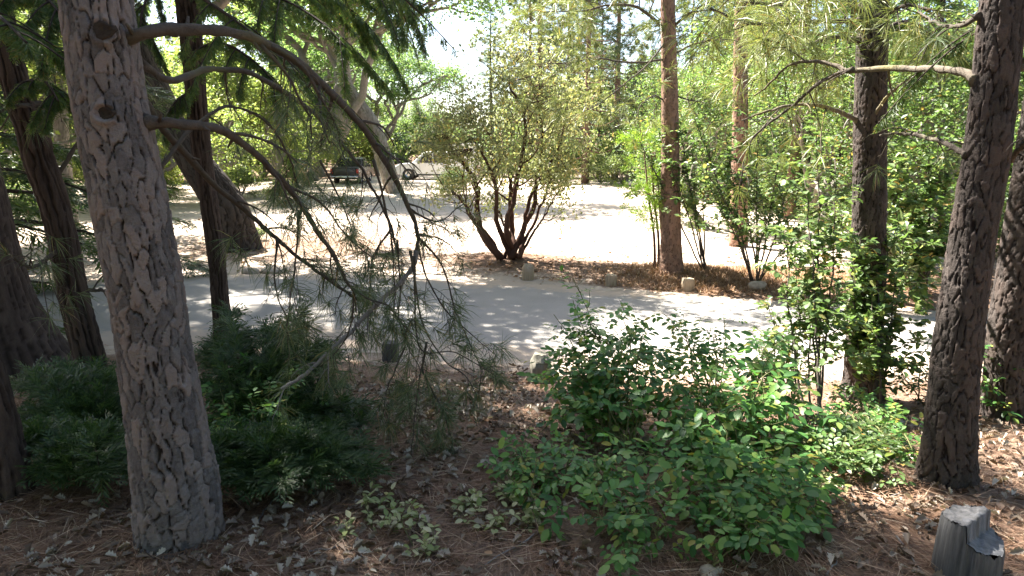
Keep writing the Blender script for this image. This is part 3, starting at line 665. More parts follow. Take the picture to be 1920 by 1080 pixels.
for i, (c, r, ns) in enumerate([
    ([(1250, 62, 0), (1225, 35, -.2), (1190, 12, -.5), (1140, 10, -.8), (1095, 20, -1.1), (1020, 22, -1.5)], .035, 12),
    ([(1250, 75, 0), (1215, 120, -.4), (1180, 150, -.8), (1130, 190, -1.2), (1090, 212, -1.5)], .016, 6),
    ([(1252, 110, 0), (1190, 118, -.3), (1120, 110, -.6), (1060, 118, -.8), (1000, 120, -1.0)], .018, 7),
    ([(1262, 50, 0), (1300, 20, -.4), (1350, -5, -.8)], .03, 7),
    ([(1265, 100, 0), (1310, 80, .3), (1370, 75, .6), (1420, 90, .8)], .02, 7),
    ([(1248, 190, 0), (1225, 180, -.2), (1200, 200, -.3), (1195, 225, -.4)], .014, 3),
    ([(1266, 180, 0), (1310, 190, -.4), (1345, 175, -.8)], .014, 4)]):
    limb_from_px(T7, [(a, b, Y7 + y) for a, b, y in c], r, .006, 180 + i, 'dark_twig' if i < 3 else 'branch_bark', ns, .8, .15, 2, True, prob=.9, nl=.24, npt=40, w=.0055, nmat='needle_pale')
Y10 = T10['Y']; Y9 = T9['Y']
limb_from_px(T10, [(1830, 152, 0 + Y10), (1812, 138, Y10 + .1), (1770, 130, Y10 + .3), (1700, 130, Y10 + .6), (1640, 128, Y10 + .85), (1590, 132, Y10 + 1.0), (1560, 120, Y10 + 1.1), (1520, 115, Y10 + 1.2), (1480, 122, Y10 + 1.3), (1450, 150, Y10 + 1.4), (1415, 180, Y10 + 1.5)], .022, .006, 201, 'pale_branch', 7, .4, .3, 2, True, prob=.2, nl=.16, start=.3, nmat='needle_pale')
limb_from_px(T10, [(1600, 130, Y10 + .95), (1560, 142, Y10 + 1.1), (1520, 168, Y10 + 1.25), (1485, 200, Y10 + 1.4), (1450, 225, Y10 + 1.5), (1415, 255, Y10 + 1.6), (1400, 290, Y10 + 1.7), (1392, 320, Y10 + 1.7), (1385, 360, Y10 + 1.75)], .013, .004, 203, 'branch_bark', 6, .35, .5, 2, True, prob=.2, nmat='needle_pale')
limb_from_px(T9, [(1608, 226, Y9), (1570, 208, Y9 - .2), (1530, 197, Y9 - .4), (1490, 197, Y9 - .6), (1440, 208, Y9 - .8), (1390, 225, Y9 - 1.0)], .021, .006, 205, 'pale_branch', 6, .5, .3, 2, True, prob=.3, nmat='needle_pale')
limb_from_px(T9, [(1640, 215, Y9 - .1), (1665, 180, Y9 - .3), (1700, 150, Y9 - .5), (1720, 138, Y9 - .6)], .014, .006, 206, 'pale_branch', 3, .3, .3, 1)
limb_from_px(T10, [(1812, 290, Y10), (1780, 272, Y10 + .15), (1740, 258, Y10 + .4), (1700, 250, Y10 + .6), (1650, 252, Y10 + .8)], .015, .007, 207, 'branch_bark', 4, .35, .5, 2, True, prob=.3)
limb_from_px(T10, [(1890, 130, Y10), (1925, 122, Y10), (1980, 100, Y10)], .022, .012, 208, 'branch_bark', 2, .3, .3, 1)
limb_from_px(T10, [(1895, 300, Y10 + .1), (1925, 265, Y10 - .1), (1960, 240, Y10 - .2)], .014, .008, 209, 'dark_twig', 2, .3, .3, 1)
limb_from_px(T10, [(1835, 30, Y10), (1800, 48, Y10 + .3), (1760, 45, Y10 + .5), (1720, 20, Y10 + .8)], .014, .005, 210, 'dark_twig', 5, .3, .3, 2, True, prob=.5)
for i, c in enumerate([[(1612, 40, 0), (1540, 40, -.3), (1460, 45, -.7), (1390, 40, -1.1), (1330, 15, -1.5)], [(1612, 20, 0), (1560, -10, -.5), (1480, 10, -1.0), (1400, 5, -1.3)], [(1610, 75, 0), (1560, 70, -.3), (1500, 85, -.6), (1420, 70, -.9)], [(1655, 30, 0), (1700, 10, -.3), (1760, 20, -.6)], [(1610, -30, 0), (1520, -30, -.5), (1430, -10, -1), (1350, -25, -1.4)]]):
    limb_from_px(T9, [(a, b, Y9 + y) for a, b, y in c], .02, .006, 220 + i, 'dark_twig', 9, .5, .25, 2, True, prob=.62, nl=.22, npt=32, w=.0034, nmat='needle_pale', m=30)

# dark cedar boughs that hang into the top of the picture
def bough(T, ctrl, r0, seed, per=60, size=.26, mat='cedar_leaf', hang=.55, bark='cedar_bark', sub=7):
    rng = np.random.default_rng(seed); P = catmull([W(*c) for c in ctrl], 30); o = T['o']; mb = MB()
    mb.add(*tube(P, np.linspace(r0, .006, 30), 6)); Q, D, N, S = [], [], [], []
    L = np.linalg.norm(np.diff(P, axis=0), axis=1).sum()
    paths = [P]
    for i in range(sub):
        t = .15 + .85 * (i + rng.uniform()) / sub; j = int(t * 28); b = P[j]; tg = nrm(P[j + 1] - P[j]); sd = nrm(np.cross(tg, [0, 0, 1])) * rng.choice([-1, 1])
        l = L * .32 * rng.uniform(.5, 1.1); s = np.linspace(0, 1, 12)[:, None]; d = nrm(tg * .8 + sd * rng.uniform(.4, 1))
        pp = b + d * s * l + np.array([0, 0, -hang]) * s ** 1.6 * l; mb.add(*tube(pp, np.linspace(r0 * .35, .003, 12), 5)); paths.append(pp)
    for p in paths:
        l = np.linalg.norm(np.diff(p, axis=0), axis=1).sum(); q = max(int(per * 6.2 * l / L), 30); t = rng.uniform(.12, 1, q); s = np.linspace(0, 1, len(p))
        c = np.stack([np.interp(t, s, p[:, j]) for j in range(3)], 1); tg = nrm(np.stack([np.interp(t, s, np.gradient(p[:, j])) for j in range(3)], 1))
        sd = nrm(np.cross(tg, [0, 0, 1.])) * rng.choice([-1, 1], q)[:, None]
        D.append(nrm(tg * rng.uniform(.2, .9, (q, 1)) + sd * rng.uniform(.0, .7, (q, 1)) + np.array([0, 0, -1]) * rng.uniform(.3, 1.8, (q, 1)) + rng.normal(0, .15, (q, 3)))); Q.append(c)
        N.append(nrm(rdir(rng, q) * .7 + [0, -.3, .8])); S.append(size * .36 * rng.uniform(.5, 1.3, q))
    b = ob('branch', mb.mesh('branch', M[bark], True, o), T['obj'])
    V, F = scatter(*FROND, np.concatenate(Q), np.concatenate(D), np.concatenate(N), np.concatenate(S))
    ob('foliage', mesh_np('foliage', V - o, F, M[mat]), b, kind='stuff')
Y4 = T4['Y']
for i, (c, s) in enumerate([
    ([(355, 10, 0), (420, -25, -.4), (520, -5, -.8), (600, 40, -1.1), (650, 90, -1.3)], .30),
    ([(355, -40, 0), (470, -70, -.2), (600, -50, -.4), (720, -20, -.6), (800, 10, -.7)], .34),
    ([(352, -20, 0), (400, 10, -1.0), (470, 60, -1.7), (520, 110, -2.2)], .28),
    ([(350, -60, 0), (300, -50, -.6), (270, 10, -1.0), (262, 60, -1.2)], .26),
    ([(360, 100, 0), (410, 80, -.4), (470, 110, -.8), (520, 160, -1.0)], .24),
    ([(366, 170, 0), (330, 190, -.3), (300, 240, -.5)], .2),
    ([(352, -50, 0), (450, -40, .3), (580, -20, .5), (660, 20, .6), (700, 60, .7)], .34)]):
    bough(T4, [(a, b, Y4 + y) for a, b, y in c], .02, 240 + i, 46, s * 1.1)
for i, (c, s) in enumerate([([(0, 20, 0), (40, -20, -.4), (90, 0, -.7), (130, 50, -.9)], .26), ([(-5, 60, 0), (-20, 20, -.8), (10, 40, -1.4), (50, 80, -1.8)], .24), ([(30, 160, 0), (80, 150, -.3), (110, 190, -.5)], .2)]):
    bough(T2, [(a, b, Y2 + y) for a, b, y in c], .016, 260 + i, 70, s)
bough(T1, [(190, -90, Y0), (420, -160, Y0 + .7), (640, -80, Y0 + 1.2), (760, 0, Y0 + 1.5)], .02, 270, 20, .2)
bough(T9, [(1650, 60, Y9), (1700, 40, Y9 + .3), (1760, 70, Y9 + .5), (1800, 130, Y9 + .7)], .016, 271, 60, .24, 'cedar_leaf')
bough(T11, [(1960, 100, T11['Y']), (1900, 30, T11['Y'] - .4), (1860, 40, T11['Y'] - .9), (1840, 70, T11['Y'] - 1.2)], .016, 272, 60, .2, 'cedar_leaf')

# crowns of the near trees, above the picture: they shade the bank and the road
def near_crown(T, kind, z0, z1, n, L, seed, mat, **kw):
    rng = np.random.default_rng(seed)
    mb, (V, F) = (pine_limbs if kind == 'pine' else fir_limbs)(rng, T['axis'], T['rad'], z0, z1, n, L, **kw)
    ob('limbs', mb.mesh('limbs', M['branch_bark'], True), T['obj'], kind='stuff')
    ob('crown', mesh_np('crown', V, F, M[mat]), T['obj'])
near_crown(T1, 'pine', 4.6, 14.6, 22, 2.9, 301, 'needle', w=.010, npt=16)
near_crown(T2, 'fir', 4.2, 10.8, 30, 2.4, 302, 'cedar_leaf', per=80, size=.30)
near_crown(T3, 'fir', 6.0, 16.5, 44, 3.6, 303, 'cedar_leaf', per=110, size=.36)
near_crown(T4, 'fir', 6.4, 12.8, 26, 1.9, 304, 'cedar_leaf', per=70, size=.32)
near_crown(T7, 'pine', 6.6, 14.6, 22, 2.4, 307, 'needle_pale', w=.012)
near_crown(T8, 'pine', 5.4, 15.4, 24, 2.6, 308, 'needle_pale', w=.014)
near_crown(T9, 'pine', 4.8, 14.2, 18, 2.2, 309, 'needle', w=.010)
near_crown(T10, 'pine', 5.0, 13.2, 15, 1.9, 310, 'needle', w=.010)
near_crown(T11, 'pine', 5.0, 14.2, 16, 2.2, 311, 'needle', w=.010)
near_crown(T12, 'fir', 3.8, 8.8, 18, 2.0, 312, 'cedar_leaf', per=70, size=.30)

# ------------------------------------------------------------------ tree kinds for the background
LIMBS = {}
def broad_tree(seed, H, R, leaf, n_leaf, mat, fork=.28, bark='oak_bark', clump=.42, base=KITE, levels=4):
    rng = np.random.default_rng(seed); mb = MB(); tips = []
    def rec(p, d, L, r, lev):
        s = np.linspace(0, 1, 7)[:, None]; w = np.cumsum(rng.normal(0, .06 * L, (7, 3)), 0); w -= w[0]
        pts = p + d * s * L + w; pts[:, 2] += .06 * L * s[:, 0] ** 2
        mb.add(*tube(pts, np.linspace(r, r * .6, 7), 6 if lev > 1 else 4))
        if lev == 0: tips.append(pts[-1]); tips.append(pts[4]); return
        for i in range(3 if lev > 1 else 3):
            a = rng.uniform(0, 2 * math.pi); rv = rdir(rng, 1)[0]; rv = nrm(rv - d * np.dot(rv, d))
            nd = nrm(d * rng.uniform(.45, 1) + rv * rng.uniform(.45, .9) + [0, 0, .10])
            st = pts[-1] if i else pts[-1]
            if i == 2: st = pts[int(rng.integers(3, 6))]
            rec(st, nd, L * rng.uniform(.6, .82), r * .6, lev - 1)
    k = 5
    for i in range(1):
        t = H * fork; s = np.linspace(0, 1, 7)[:, None]; b = np.zeros(3)
        pts = np.array([0, 0, -.2]) + s * np.array([rng.normal(0, .06) * H, rng.normal(0, .06) * H, t + .2]); r0 = .022 * H + .03
        tk = tube(pts, np.linspace(r0 * 1.25, r0 * .85, 7), 10)
        for j in range(4):
            a = j * 1.57 + rng.uniform(-.4, .4); el = rng.uniform(.35, 1.1)
            rec(pts[-1] if j else pts[5], nrm(np.array([math.cos(a) * math.cos(el), math.sin(a) * math.cos(el), math.sin(el)])), H * .24, r0 * .62, levels - 1)
        rec(pts[-1], nrm(np.array([.1, 0, 1])), H * .25, r0 * .7, levels - 1)
    lm = mb.mesh('limbs', M[bark], True); mb.add(*tk)
    tips = np.array(tips)
    cen = np.array([0, 0, H * .62]); ext = np.abs(tips - cen).max(0)
    sc = np.array([R / max(ext[0], ext[1]), R / max(ext[0], ext[1]), 1])
    j = rng.integers(0, len(tips), n_leaf); q = rng.normal(0, 1, (n_leaf, 3)) * [clump, clump, clump * .55]
    wgt = .5 + .9 * rng.random(len(tips))
    P = tips[j] + q * wgt[j][:, None]
    D = nrm(rng.normal(0, 1, (n_leaf, 3)) * [1, 1, .5] + [0, 0, -.25]); N = nrm(rdir(rng, n_leaf) * .8 + [0, 0, .8])
    V, F = scatter(base[0], base[1], P, D, N, leaf * rng.uniform(.6, 1.25, n_leaf))
    LIMBS[seed] = lm
    return [('trunk', mb.mesh('trunk', M[bark], True)), ('crown', mesh_np('crown', V, F, M[mat]))]
def straight_axis(H, r, rng, n=16):
    z = np.linspace(-.3, H, n); ax = np.stack([np.cumsum(rng.normal(0, .03, n)) * .5, np.cumsum(rng.normal(0, .03, n)) * .5, z], 1)
    return ax, r * np.clip(1.05 - z / H, .03, 1.1)
def pine_tree(seed, H, z0, L, n, mat, bark='red_bark', **kw):
    rng = np.random.default_rng(seed); ax, r = straight_axis(H, .013 * H + .03, rng); mb, (V, F) = pine_limbs(rng, ax, r, z0, H * .98, n, L, **kw)
    mb.add(*tube(ax, r, 12)); return [('trunk', mb.mesh('trunk', M[bark], True)), ('crown', mesh_np('crown', V, F, M[mat]))]
def fir_tree(seed, H, z0, L, n, mat, bark='cedar_bark', **kw):
    rng = np.random.default_rng(seed); ax, r = straight_axis(H, .011 * H + .03, rng); mb, (V, F) = fir_limbs(rng, ax, r, z0, H * .985, n, L, **kw)
    mb.add(*tube(ax, r, 12)); return [('trunk', mb.mesh('trunk', M[bark], True)), ('crown', mesh_np('crown', V, F, M[mat]))]
KIND = {
    'oak': broad_tree(401, 10, 4.4, .17, 26000, 'broad_leaf', .22, clump=.5), 'oak2': broad_tree(402, 9, 4.2, .17, 26000, 'yellow_leaf', .18, clump=.5), 'alder': broad_tree(403, 13, 4.4, .17, 30000, 'cool_leaf', .16, clump=.55),
    'bright': broad_tree(404, 8, 3.8, .15, 26000, 'yellow_leaf', .10, clump=.5), 'near_oak': broad_tree(405, 7, 3, .095, 20000, 'oak_leaf', .15, base=OVATE2, clump=.40),
    'bushy': broad_tree(406, 5.5, 3.6, .15, 26000, 'broad_leaf', .03, clump=.55), 'bushy2': broad_tree(407, 5, 3.4, .14, 24000, 'yellow_leaf', .03, clump=.55),
    'pine': pine_tree(411, 16, 3.5, 3.2, 44, 'needle_pale', w=.022, nl=.28, npt=18, tufts_per=34), 'pine2': pine_tree(412, 14, 1.5, 3.0, 46, 'needle', w=.022, nl=.28, npt=18, tufts_per=34),
    'fir': fir_tree(421, 15, .8, 3.2, 80, 'fir_leaf', per=90, size=.46), 'fir2': fir_tree(422, 12, .4, 2.8, 72, 'cedar_leaf', per=90, size=.42),
    'spire': fir_tree(423, 12, 1.0, 1.5, 64, 'fir_leaf', per=48, size=.36, droop=.1, tipmin=.12),
    'shrub': broad_tree(431, 2.6, 1.6, .075, 9000, 'pale_leaf', .04, clump=.26, levels=3), 'shrub2': broad_tree(432, 2.2, 1.6, .07, 9000, 'oak_leaf', .04, clump=.26, levels=3),
}
def plant(kind, name, label, cat, px, py=None, Y=None, x=None, s=1.0, rz=0, group=None, sz=None):
    if x is None:
        p = G(px, py) if Y is None else W(px, 400, Y)
        x, y = p[0], p[1]
    else: y = Y
    t = thing(name, label, cat, (x, y, g1(x, y) - .02), group, rz, (s, s, s * (sz or 1)))
    for n, me in KIND[kind]: ob(n, me, t)
    return t
R_ = random.Random(7)
# crowns of the two leaning oaks
for T, k, sd, sc_, cen in ((T5, 'oak', 401, .80, (-5.7, 14.4, 3.6)), (T6, 'alder', 403, 1.15, (-8.6, 31.5, .6)), (T6, 'bright', 404, 1.0, (-8.4, 31, 6.0))):
    loc = Vector(cen) - Vector([float(v) for v in T['o']])
    for n, kd, me in (('crown', None, dict(KIND[k])['crown']), ('limbs', 'stuff', LIMBS[sd])):
        c = ob(n, me, T['obj'], loc, kind=kd); c.scale = (sc_, sc_, sc_)
BACK = [  # kind, name, px, forward distance, scale, label
    ('oak2', 'oak_tree', -60, 17, .9, 'yellow green oak beyond the road past the flared cedar'),
    ('bright', 'oak_tree', 70, 24, .9, 'low bright oak behind the small grey brown trunk'),
    ('oak', 'oak_tree', 170, 30, 1.0, 'round green oak far behind the grey plated pine'),
    ('bright', 'oak_tree', 300, 26, .9, 'sunlit yellow oak between the plated pine and the slim cedar'),
    ('oak2', 'oak_tree', 420, 34, 1.0, 'yellow green oak behind the thick leaning oak'),
    ('bright', 'oak_tree', 520, 40, 1.0, 'bright oak behind the long drooping pine limbs'),
    ('oak2', 'oak_tree', 610, 52, 1.0, 'yellow green oak right behind the dark parked car'),
    ('alder', 'alder_tree', 585, 44, 1.0, 'tall airy alder left of the sky gap above the dark car'),
    ('alder', 'alder_tree', 715, 54, 1.05, 'tall airy alder whose edge borders the open sky'),
    ('oak', 'oak_tree', 800, 66, .75, 'low oak behind the hood of the white truck'),
    ('spire', 'fir_tree', 924, 46, 1.0, 'narrow pointed fir against the open sky'),
    ('fir2', 'fir_tree', 870, 60, .7, 'small fir behind the narrow pointed fir'),
    ('pine', 'pine_tree', 1010, 47, 1.15, 'tall pale green pine behind the manzanita'),
    ('pine2', 'pine_tree', 1095, 42, 1.15, 'dense pine right of the pale green pine behind the manzanita'),
    ('pine', 'pine_tree', 992, 50, 1.0, 'pale pine just right of the narrow pointed fir'),
    ('pine', 'pine_tree', 1150, 46, 1.1, 'pale pine whose boughs fill the gap left of the straight pine'),
    ('pine2', 'pine_tree', 1060, 56, 1.25, 'dense pine further back above the manzanita crown'),
    ('fir', 'fir_tree', 1120, 50, .9, 'dark fir over the shaded gap beyond the dirt lot'),
    ('fir2', 'fir_tree', 1190, 48, .7, 'blue green fir between the dark fir and the straight pine'),
    ('near_oak', 'oak_tree', 1330, 19, .75, 'leafy young oak right behind the straight sunlit pine'),
    ('oak', 'oak_tree', 1450, 26, .9, 'sunlit oak behind the half hidden brown pine'),
    ('pine', 'pine_tree', 1480, 22, .85, 'pale needled pine above the leafy saplings'),
    ('near_oak', 'oak_tree', 1540, 15.5, .8, 'leafy oak behind the trunk wrapped in sapling leaves'),
    ('fir2', 'cedar_tree', 1720, 20, .95, 'dark cedar between the two right pine trunks'),
    ('near_oak', 'oak_tree', 1730, 14, .8, 'green oak close behind the black barked pine'),
    ('fir', 'fir_tree', 1620, 28, .9, 'dark fir far behind the leaf wrapped pine'),
    ('oak', 'oak_tree', 1860, 24, 1.0, 'oak at the right edge behind the cut off pine'),
    ('pine2', 'pine_tree', 1900, 32, .9, 'dense pine at the right edge far behind'),
    ('pine2', 'pine_tree', 1280, 38, .85, 'dense pine far behind the straight sunlit pine'),
    ('fir2', 'fir_tree', 1560, 21, .9, 'dark fir between the thin saplings and the leaf wrapped pine'), ('fir', 'fir_tree', 1820, 27, .8, 'dark fir behind the gap between the two rightmost trunks'), ('fir2', 'fir_tree', 1330, 27, .8, 'dark fir behind the young oak right of the straight pine'),
    ('fir', 'fir_tree', 1390, 44, .8, 'dark fir far behind the half hidden brown pine'),
]
for i, (k, n, px, Y, s, lab) in enumerate(BACK):
    plant(k, n, lab, 'tree', px, Y=Y, s=s, rz=i * 1.7, group='trees beyond the dirt lot')
UNDER = [('bushy', -40, 30, 1.1, 'bushy green thicket oak at the far left'), ('bushy2', 60, 38, 1.2, 'yellow green thicket oak behind the slender conifer'), ('bushy', 190, 42, 1.2, 'green thicket oak behind the plated pine'), ('bushy2', 250, 34, 1.0, 'yellow thicket oak just right of the plated pine'),
    ('bushy', 345, 44, 1.2, 'green thicket oak behind the slim cedar'), ('bushy2', 400, 50, 1.3, 'yellow thicket oak behind the thick leaning oak'), ('bushy', 480, 46, 1.1, 'thicket oak behind the drooping limbs'), ('bushy2', 560, 56, 1.3, 'bright thicket oak left of the dark pickup'), ('bushy2', 655, 60, 1.3, 'bright thicket oak above the dark pickup'),
    ('bushy', 745, 64, 1.2, 'thicket oak between the two pickups'), ('bushy2', 830, 66, 1.0, 'thicket oak behind the white pickup'), ('bushy', 905, 62, 1.0, 'thicket oak behind the camper shell'), ('bushy', 985, 52, 1.0, 'thicket oak behind the manzanita crown'), ('bushy', 1210, 52, 1.3, 'thicket oak behind the cedar saplings'), ('bushy', 1035, 50, .8, 'thicket oak under the pines right of the manzanita'), ('bushy2', 1155, 46, .8, 'yellow thicket oak under the pines left of the cedar saplings'),
    ('bushy', 1300, 34, 1.0, 'thicket oak right of the straight pine'), ('bushy', 1370, 30, 1.0, 'thicket oak behind the half hidden pine'), ('bushy', 1440, 36, 1.1, 'thicket oak behind the spreading young oak'), ('bushy', 1520, 30, 1.0, 'thicket oak behind the thin saplings'), ('bushy', 1600, 24, .9, 'thicket oak left of the leaf wrapped pine'),
    ('bushy', 1690, 26, 1.0, 'thicket oak between the leaf wrapped and black barked pines'), ('bushy', 1770, 30, 1.1, 'thicket oak behind the black barked pine'), ('bushy', 1850, 22, .9, 'thicket oak between the two rightmost trunks'), ('bushy', 1960, 26, 1.0, 'thicket oak at the right edge')]
for i, (k, px, Y, s, lab) in enumerate(UNDER): plant(k, 'oak_tree', lab, 'tree', px, Y=Y, s=s, rz=i * 2.3, group='thicket round the lot')
LM_TXT = ['at the far left behind the flared cedar', 'behind the dark slender conifer', 'behind the left side of the plated pine', 'just right of the plated pine', 'between the plated pine and the slim cedar', 'behind the slim cedar', 'behind the foot of the leaning dark oak', 'behind the first drooping limb', 'far behind the drooping twigs', 'left of the dark pickup roof',
    'over the grey leaning oak foot', 'over the white pickup hood', 'under the open sky gap', 'behind the left of the manzanita crown', 'behind the middle of the manzanita crown', 'behind the right of the manzanita crown', 'over the shaded gap of the lot', 'left of the cedar saplings', 'behind the straight sunlit pine',
    'behind the spreading young oak', 'behind the half hidden pine', 'behind the thin saplings', 'behind the leaf wrapped pine', 'right of the leaf wrapped pine', 'left of the black barked pine', 'behind the black barked pine', 'behind the cut off pine']
LANDMARK = [(-80 + 85 * q, 5 + 85 * q, x) for q, x in enumerate(LM_TXT)]
far_px = list(range(-250, 2250, 85))
for i, px in enumerate(far_px):
    Y = 62 + (i * 37 % 23); k = ['fir2', 'oak', 'pine2', 'oak2', 'fir', 'oak'][i % 6]
    if 760 < px < 980: k, Y = 'oak', 74
    lm_ = [l for l in LANDMARK if l[0] <= px < l[1]]
    lab = ('%s in the distant tree line %s' % ({'f': 'dark fir', 'o': 'rounded oak', 'p': 'needled pine'}[k[0]], lm_[0][2])) if lm_ else 'tree of the distant tree line standing outside the view'
    plant(k, {'f': 'fir_tree', 'o': 'oak_tree', 'p': 'pine_tree'}[k[0]], lab, 'tree', px, Y=Y, s=(.55 if 740 < px < 990 else 1.15) * (.9 + .2 * R_.random()), rz=i * 2.1, group='distant tree line')
SHR = [('shrub', 1125, 345, 1.0, 'pale grey green shrub at the far edge of the lot beside the shaded gap'), ('shrub', 1180, 348, 1.1, 'pale shrub left of the cedar saplings at the lot edge'),
       ('shrub2', 848, 366, .85, 'small green shrub in front of the white truck'), ('shrub', 520, 385, .6, 'dark low shrub beyond the long drooping limbs'), 
       ('shrub2', 560, 350, .9, 'low shrub left of the dark car'), ('shrub2', 300, 382, .8, 'low shrub left of the thick leaning oak'), ('shrub2', 20, 420, .8, 'low green shrub at the far left roadside'),
       ('shrub', 1010, 342, .9, 'shrub behind the manzanita at the lot edge'), ('shrub2', 1480, 402, .9, 'sunlit green shrub behind the thin saplings'), ('shrub2', 1560, 425, .9, 'green shrub just left of the leaf wrapped pine'), ('shrub', 1690, 470, .8, 'dull green shrub right of the leaf wrapped pine'),
       ('shrub2', 1640, 410, .9, 'yellow green shrub far behind the leaf wrapped pine'), ('shrub2', 1420, 385, .9, 'small shrub beside the half hidden brown pine'), ('shrub', 440, 372, .8, 'shrub behind the foot of the thick leaning oak'), ('shrub', 475, 452, .22, 'tiny dry shrub at the right foot of the thick leaning oak'), ('shrub', 412, 470, .2, 'tiny shrub at the left foot of the thick leaning oak'), ('shrub2', 1880, 480, 1.0, 'green shrub beyond the cut off pine')]
for i, (k, px, py, s, lab) in enumerate(SHR): plant(k, 'shrub', lab, 'shrub', px, py, s=s, rz=i * 1.3, group='shrubs round the lot')
# conifers added out of view on the left to shade the road and bank
SHADE = [(-9.6, 11.6, 'fir', 1.15), (-8.2, 8.6, 'fir2', 1.1), (-10.5, 5.0, 'pine', .95), (-6.4, 2.0, 'pine', 1.0), (-11.4, 14.0, 'pine', 1.5), (-14.2, 16.5, 'pine', 1.55)]
for i, (x, y, k, s) in enumerate(SHADE):
    if k: plant(k, k[:3] == 'fir' and 'fir_tree' or 'pine_tree', 'tall conifer added outside the view past the flared cedar to shade the road', 'tree', None, Y=y, x=x, s=s, rz=i, group='conifers added to shade the road')

for i, (x, y, k, s) in enumerate([(-7, -4.5, 'oak', .9), (-1.5, -8, 'fir', .9), (5.5, -5.5, 'oak', .9), (10, -1, 'fir2', 1.0), (-11, -1.5, 'fir2', 1.0), (2, -13, 'bright', 1.2), (-8, -12, 'bright', 1.2), (11, -10, 'oak', 1.0), (9.5, 5.0, 'fir2', 1.1)]):  # unseen trees added behind and beside the camera to dim the foreground fill
    plant(k, 'fir_tree' if k[0] == 'f' else 'oak_tree', 'tree added outside the view to cut the sky light on the bank', 'tree', None, Y=y, x=x, s=s, rz=i * 1.9, group='trees added to cut the sky light')

# ------------------------------------------------------------------ manzanita
def manzanita():
    rng = np.random.default_rng(500); base = G(958, 488); Yb = base[1]
    t = thing('manzanita', 'many stemmed manzanita with dark red trunks and pale crown beyond the road', 'shrub', base)
    tips = []; allmb = MB()
    stems = [([(945, 484), (915, 455), (893, 410), (872, 385), (852, 358)], .055), ([(950, 484), (925, 440), (905, 395), (893, 340), (868, 290), (838, 250)], .06), ([(955, 484), (935, 420), (930, 360), (915, 310), (880, 260)], .045),
             ([(960, 485), (950, 430), (945, 370), (950, 320), (940, 250)], .055), ([(964, 484), (960, 430), (978, 370), (985, 310), (975, 220), (960, 170)], .05), ([(970, 484), (985, 430), (990, 380), (1010, 320), (1020, 240), (1000, 150)], .05),
             ([(975, 484), (1000, 440), (1020, 390), (1035, 350), (1062, 300)], .032), ([(978, 482), (1010, 435), (1024, 398), (1048, 350)], .026), ([(962, 484), (955, 440), (930, 400), (925, 360)], .03), ([(966, 484), (975, 420), (1000, 360), (1040, 280), (1060, 220)], .04)]
    for i, (c, r) in enumerate(stems):
        n = len(c); off = rng.normal(0, .35); P = catmull([W(a + (rng.normal(0, 9) if 0 < j < n - 1 else 0) + (rng.normal(0, 7) if j == 0 else 0), b, Yb + off * j / n * 1.6 + (rng.normal(0, .12))) for j, (a, b) in enumerate(c)], 26); r = r * 1.3; P = P + np.cumsum(rng.normal(0, .014, (26, 3)), 0) * [1, 1, .2]
        m2, tp, td = twig_system(rng, P, r, r * .28, 8, .75, -.35, 2, .45, .8, 6)
        ob('stem', m2.mesh('stem', M['manzanita_bark'], True, base), t); tips.append(tp)
    T = np.concatenate(tips)
    # crown lobes of the photograph
    lobes = [(985, 130, .9, .55), (1030, 170, .9, .6), (940, 190, .9, .6), (1055, 215, .7, .5), (895, 205, .7, .4), (850, 292, .45, .16), (815, 270, .3, .12), (1000, 250, 1.0, .6), (930, 270, .9, .5), (840, 225, .5, .22), (1060, 290, .7, .45), (1070, 180, .6, .4), (960, 110, .5, .35), (1040, 320, .6, .4)]
    P = []; mb = MB()
    for px, py, a, b in lobes:
        c = W(px, py, Yb + rng.normal(0, .45)); k = 34
        q = c + rng.normal(0, 1, (k, 3)) * [a * .48, a * .5, b * .5]; P.append(q)
        for e in q[::2]:
            s = T[np.argmin(((T - e) ** 2).sum(1))]; m = .5 * (s + e) + rng.normal(0, .06, 3); mb.add(*tube(catmull([s, m, e], 6), np.linspace(.010, .003, 6), 4))
    P = np.concatenate(P + [T]); P = np.concatenate([P, (P[:, None] + rng.normal(0, 1, (len(P), 4, 3)) * [.16, .16, .12]).reshape(-1, 3)]); n = 17000; j = rng.integers(0, len(P), n)
    wg = .5 + 1.0 * rng.random(len(P)); q = P[j] + rng.normal(0, 1, (n, 3)) * [.075, .075, .055] * wg[j][:, None]
    V, F = scatter(*OVATE2, q, nrm(rng.normal(0, 1, (n, 3)) + [0, 0, .7]), rdir(rng, n), .060 * rng.uniform(.6, 1.3, n))
    ob('twigs', mb.mesh('twigs', M['manzanita_bark'], False, base), t, kind='stuff')
    ob('crown', mesh_np('crown', V - base, F, M['manzanita_leaf']), t)
manzanita()

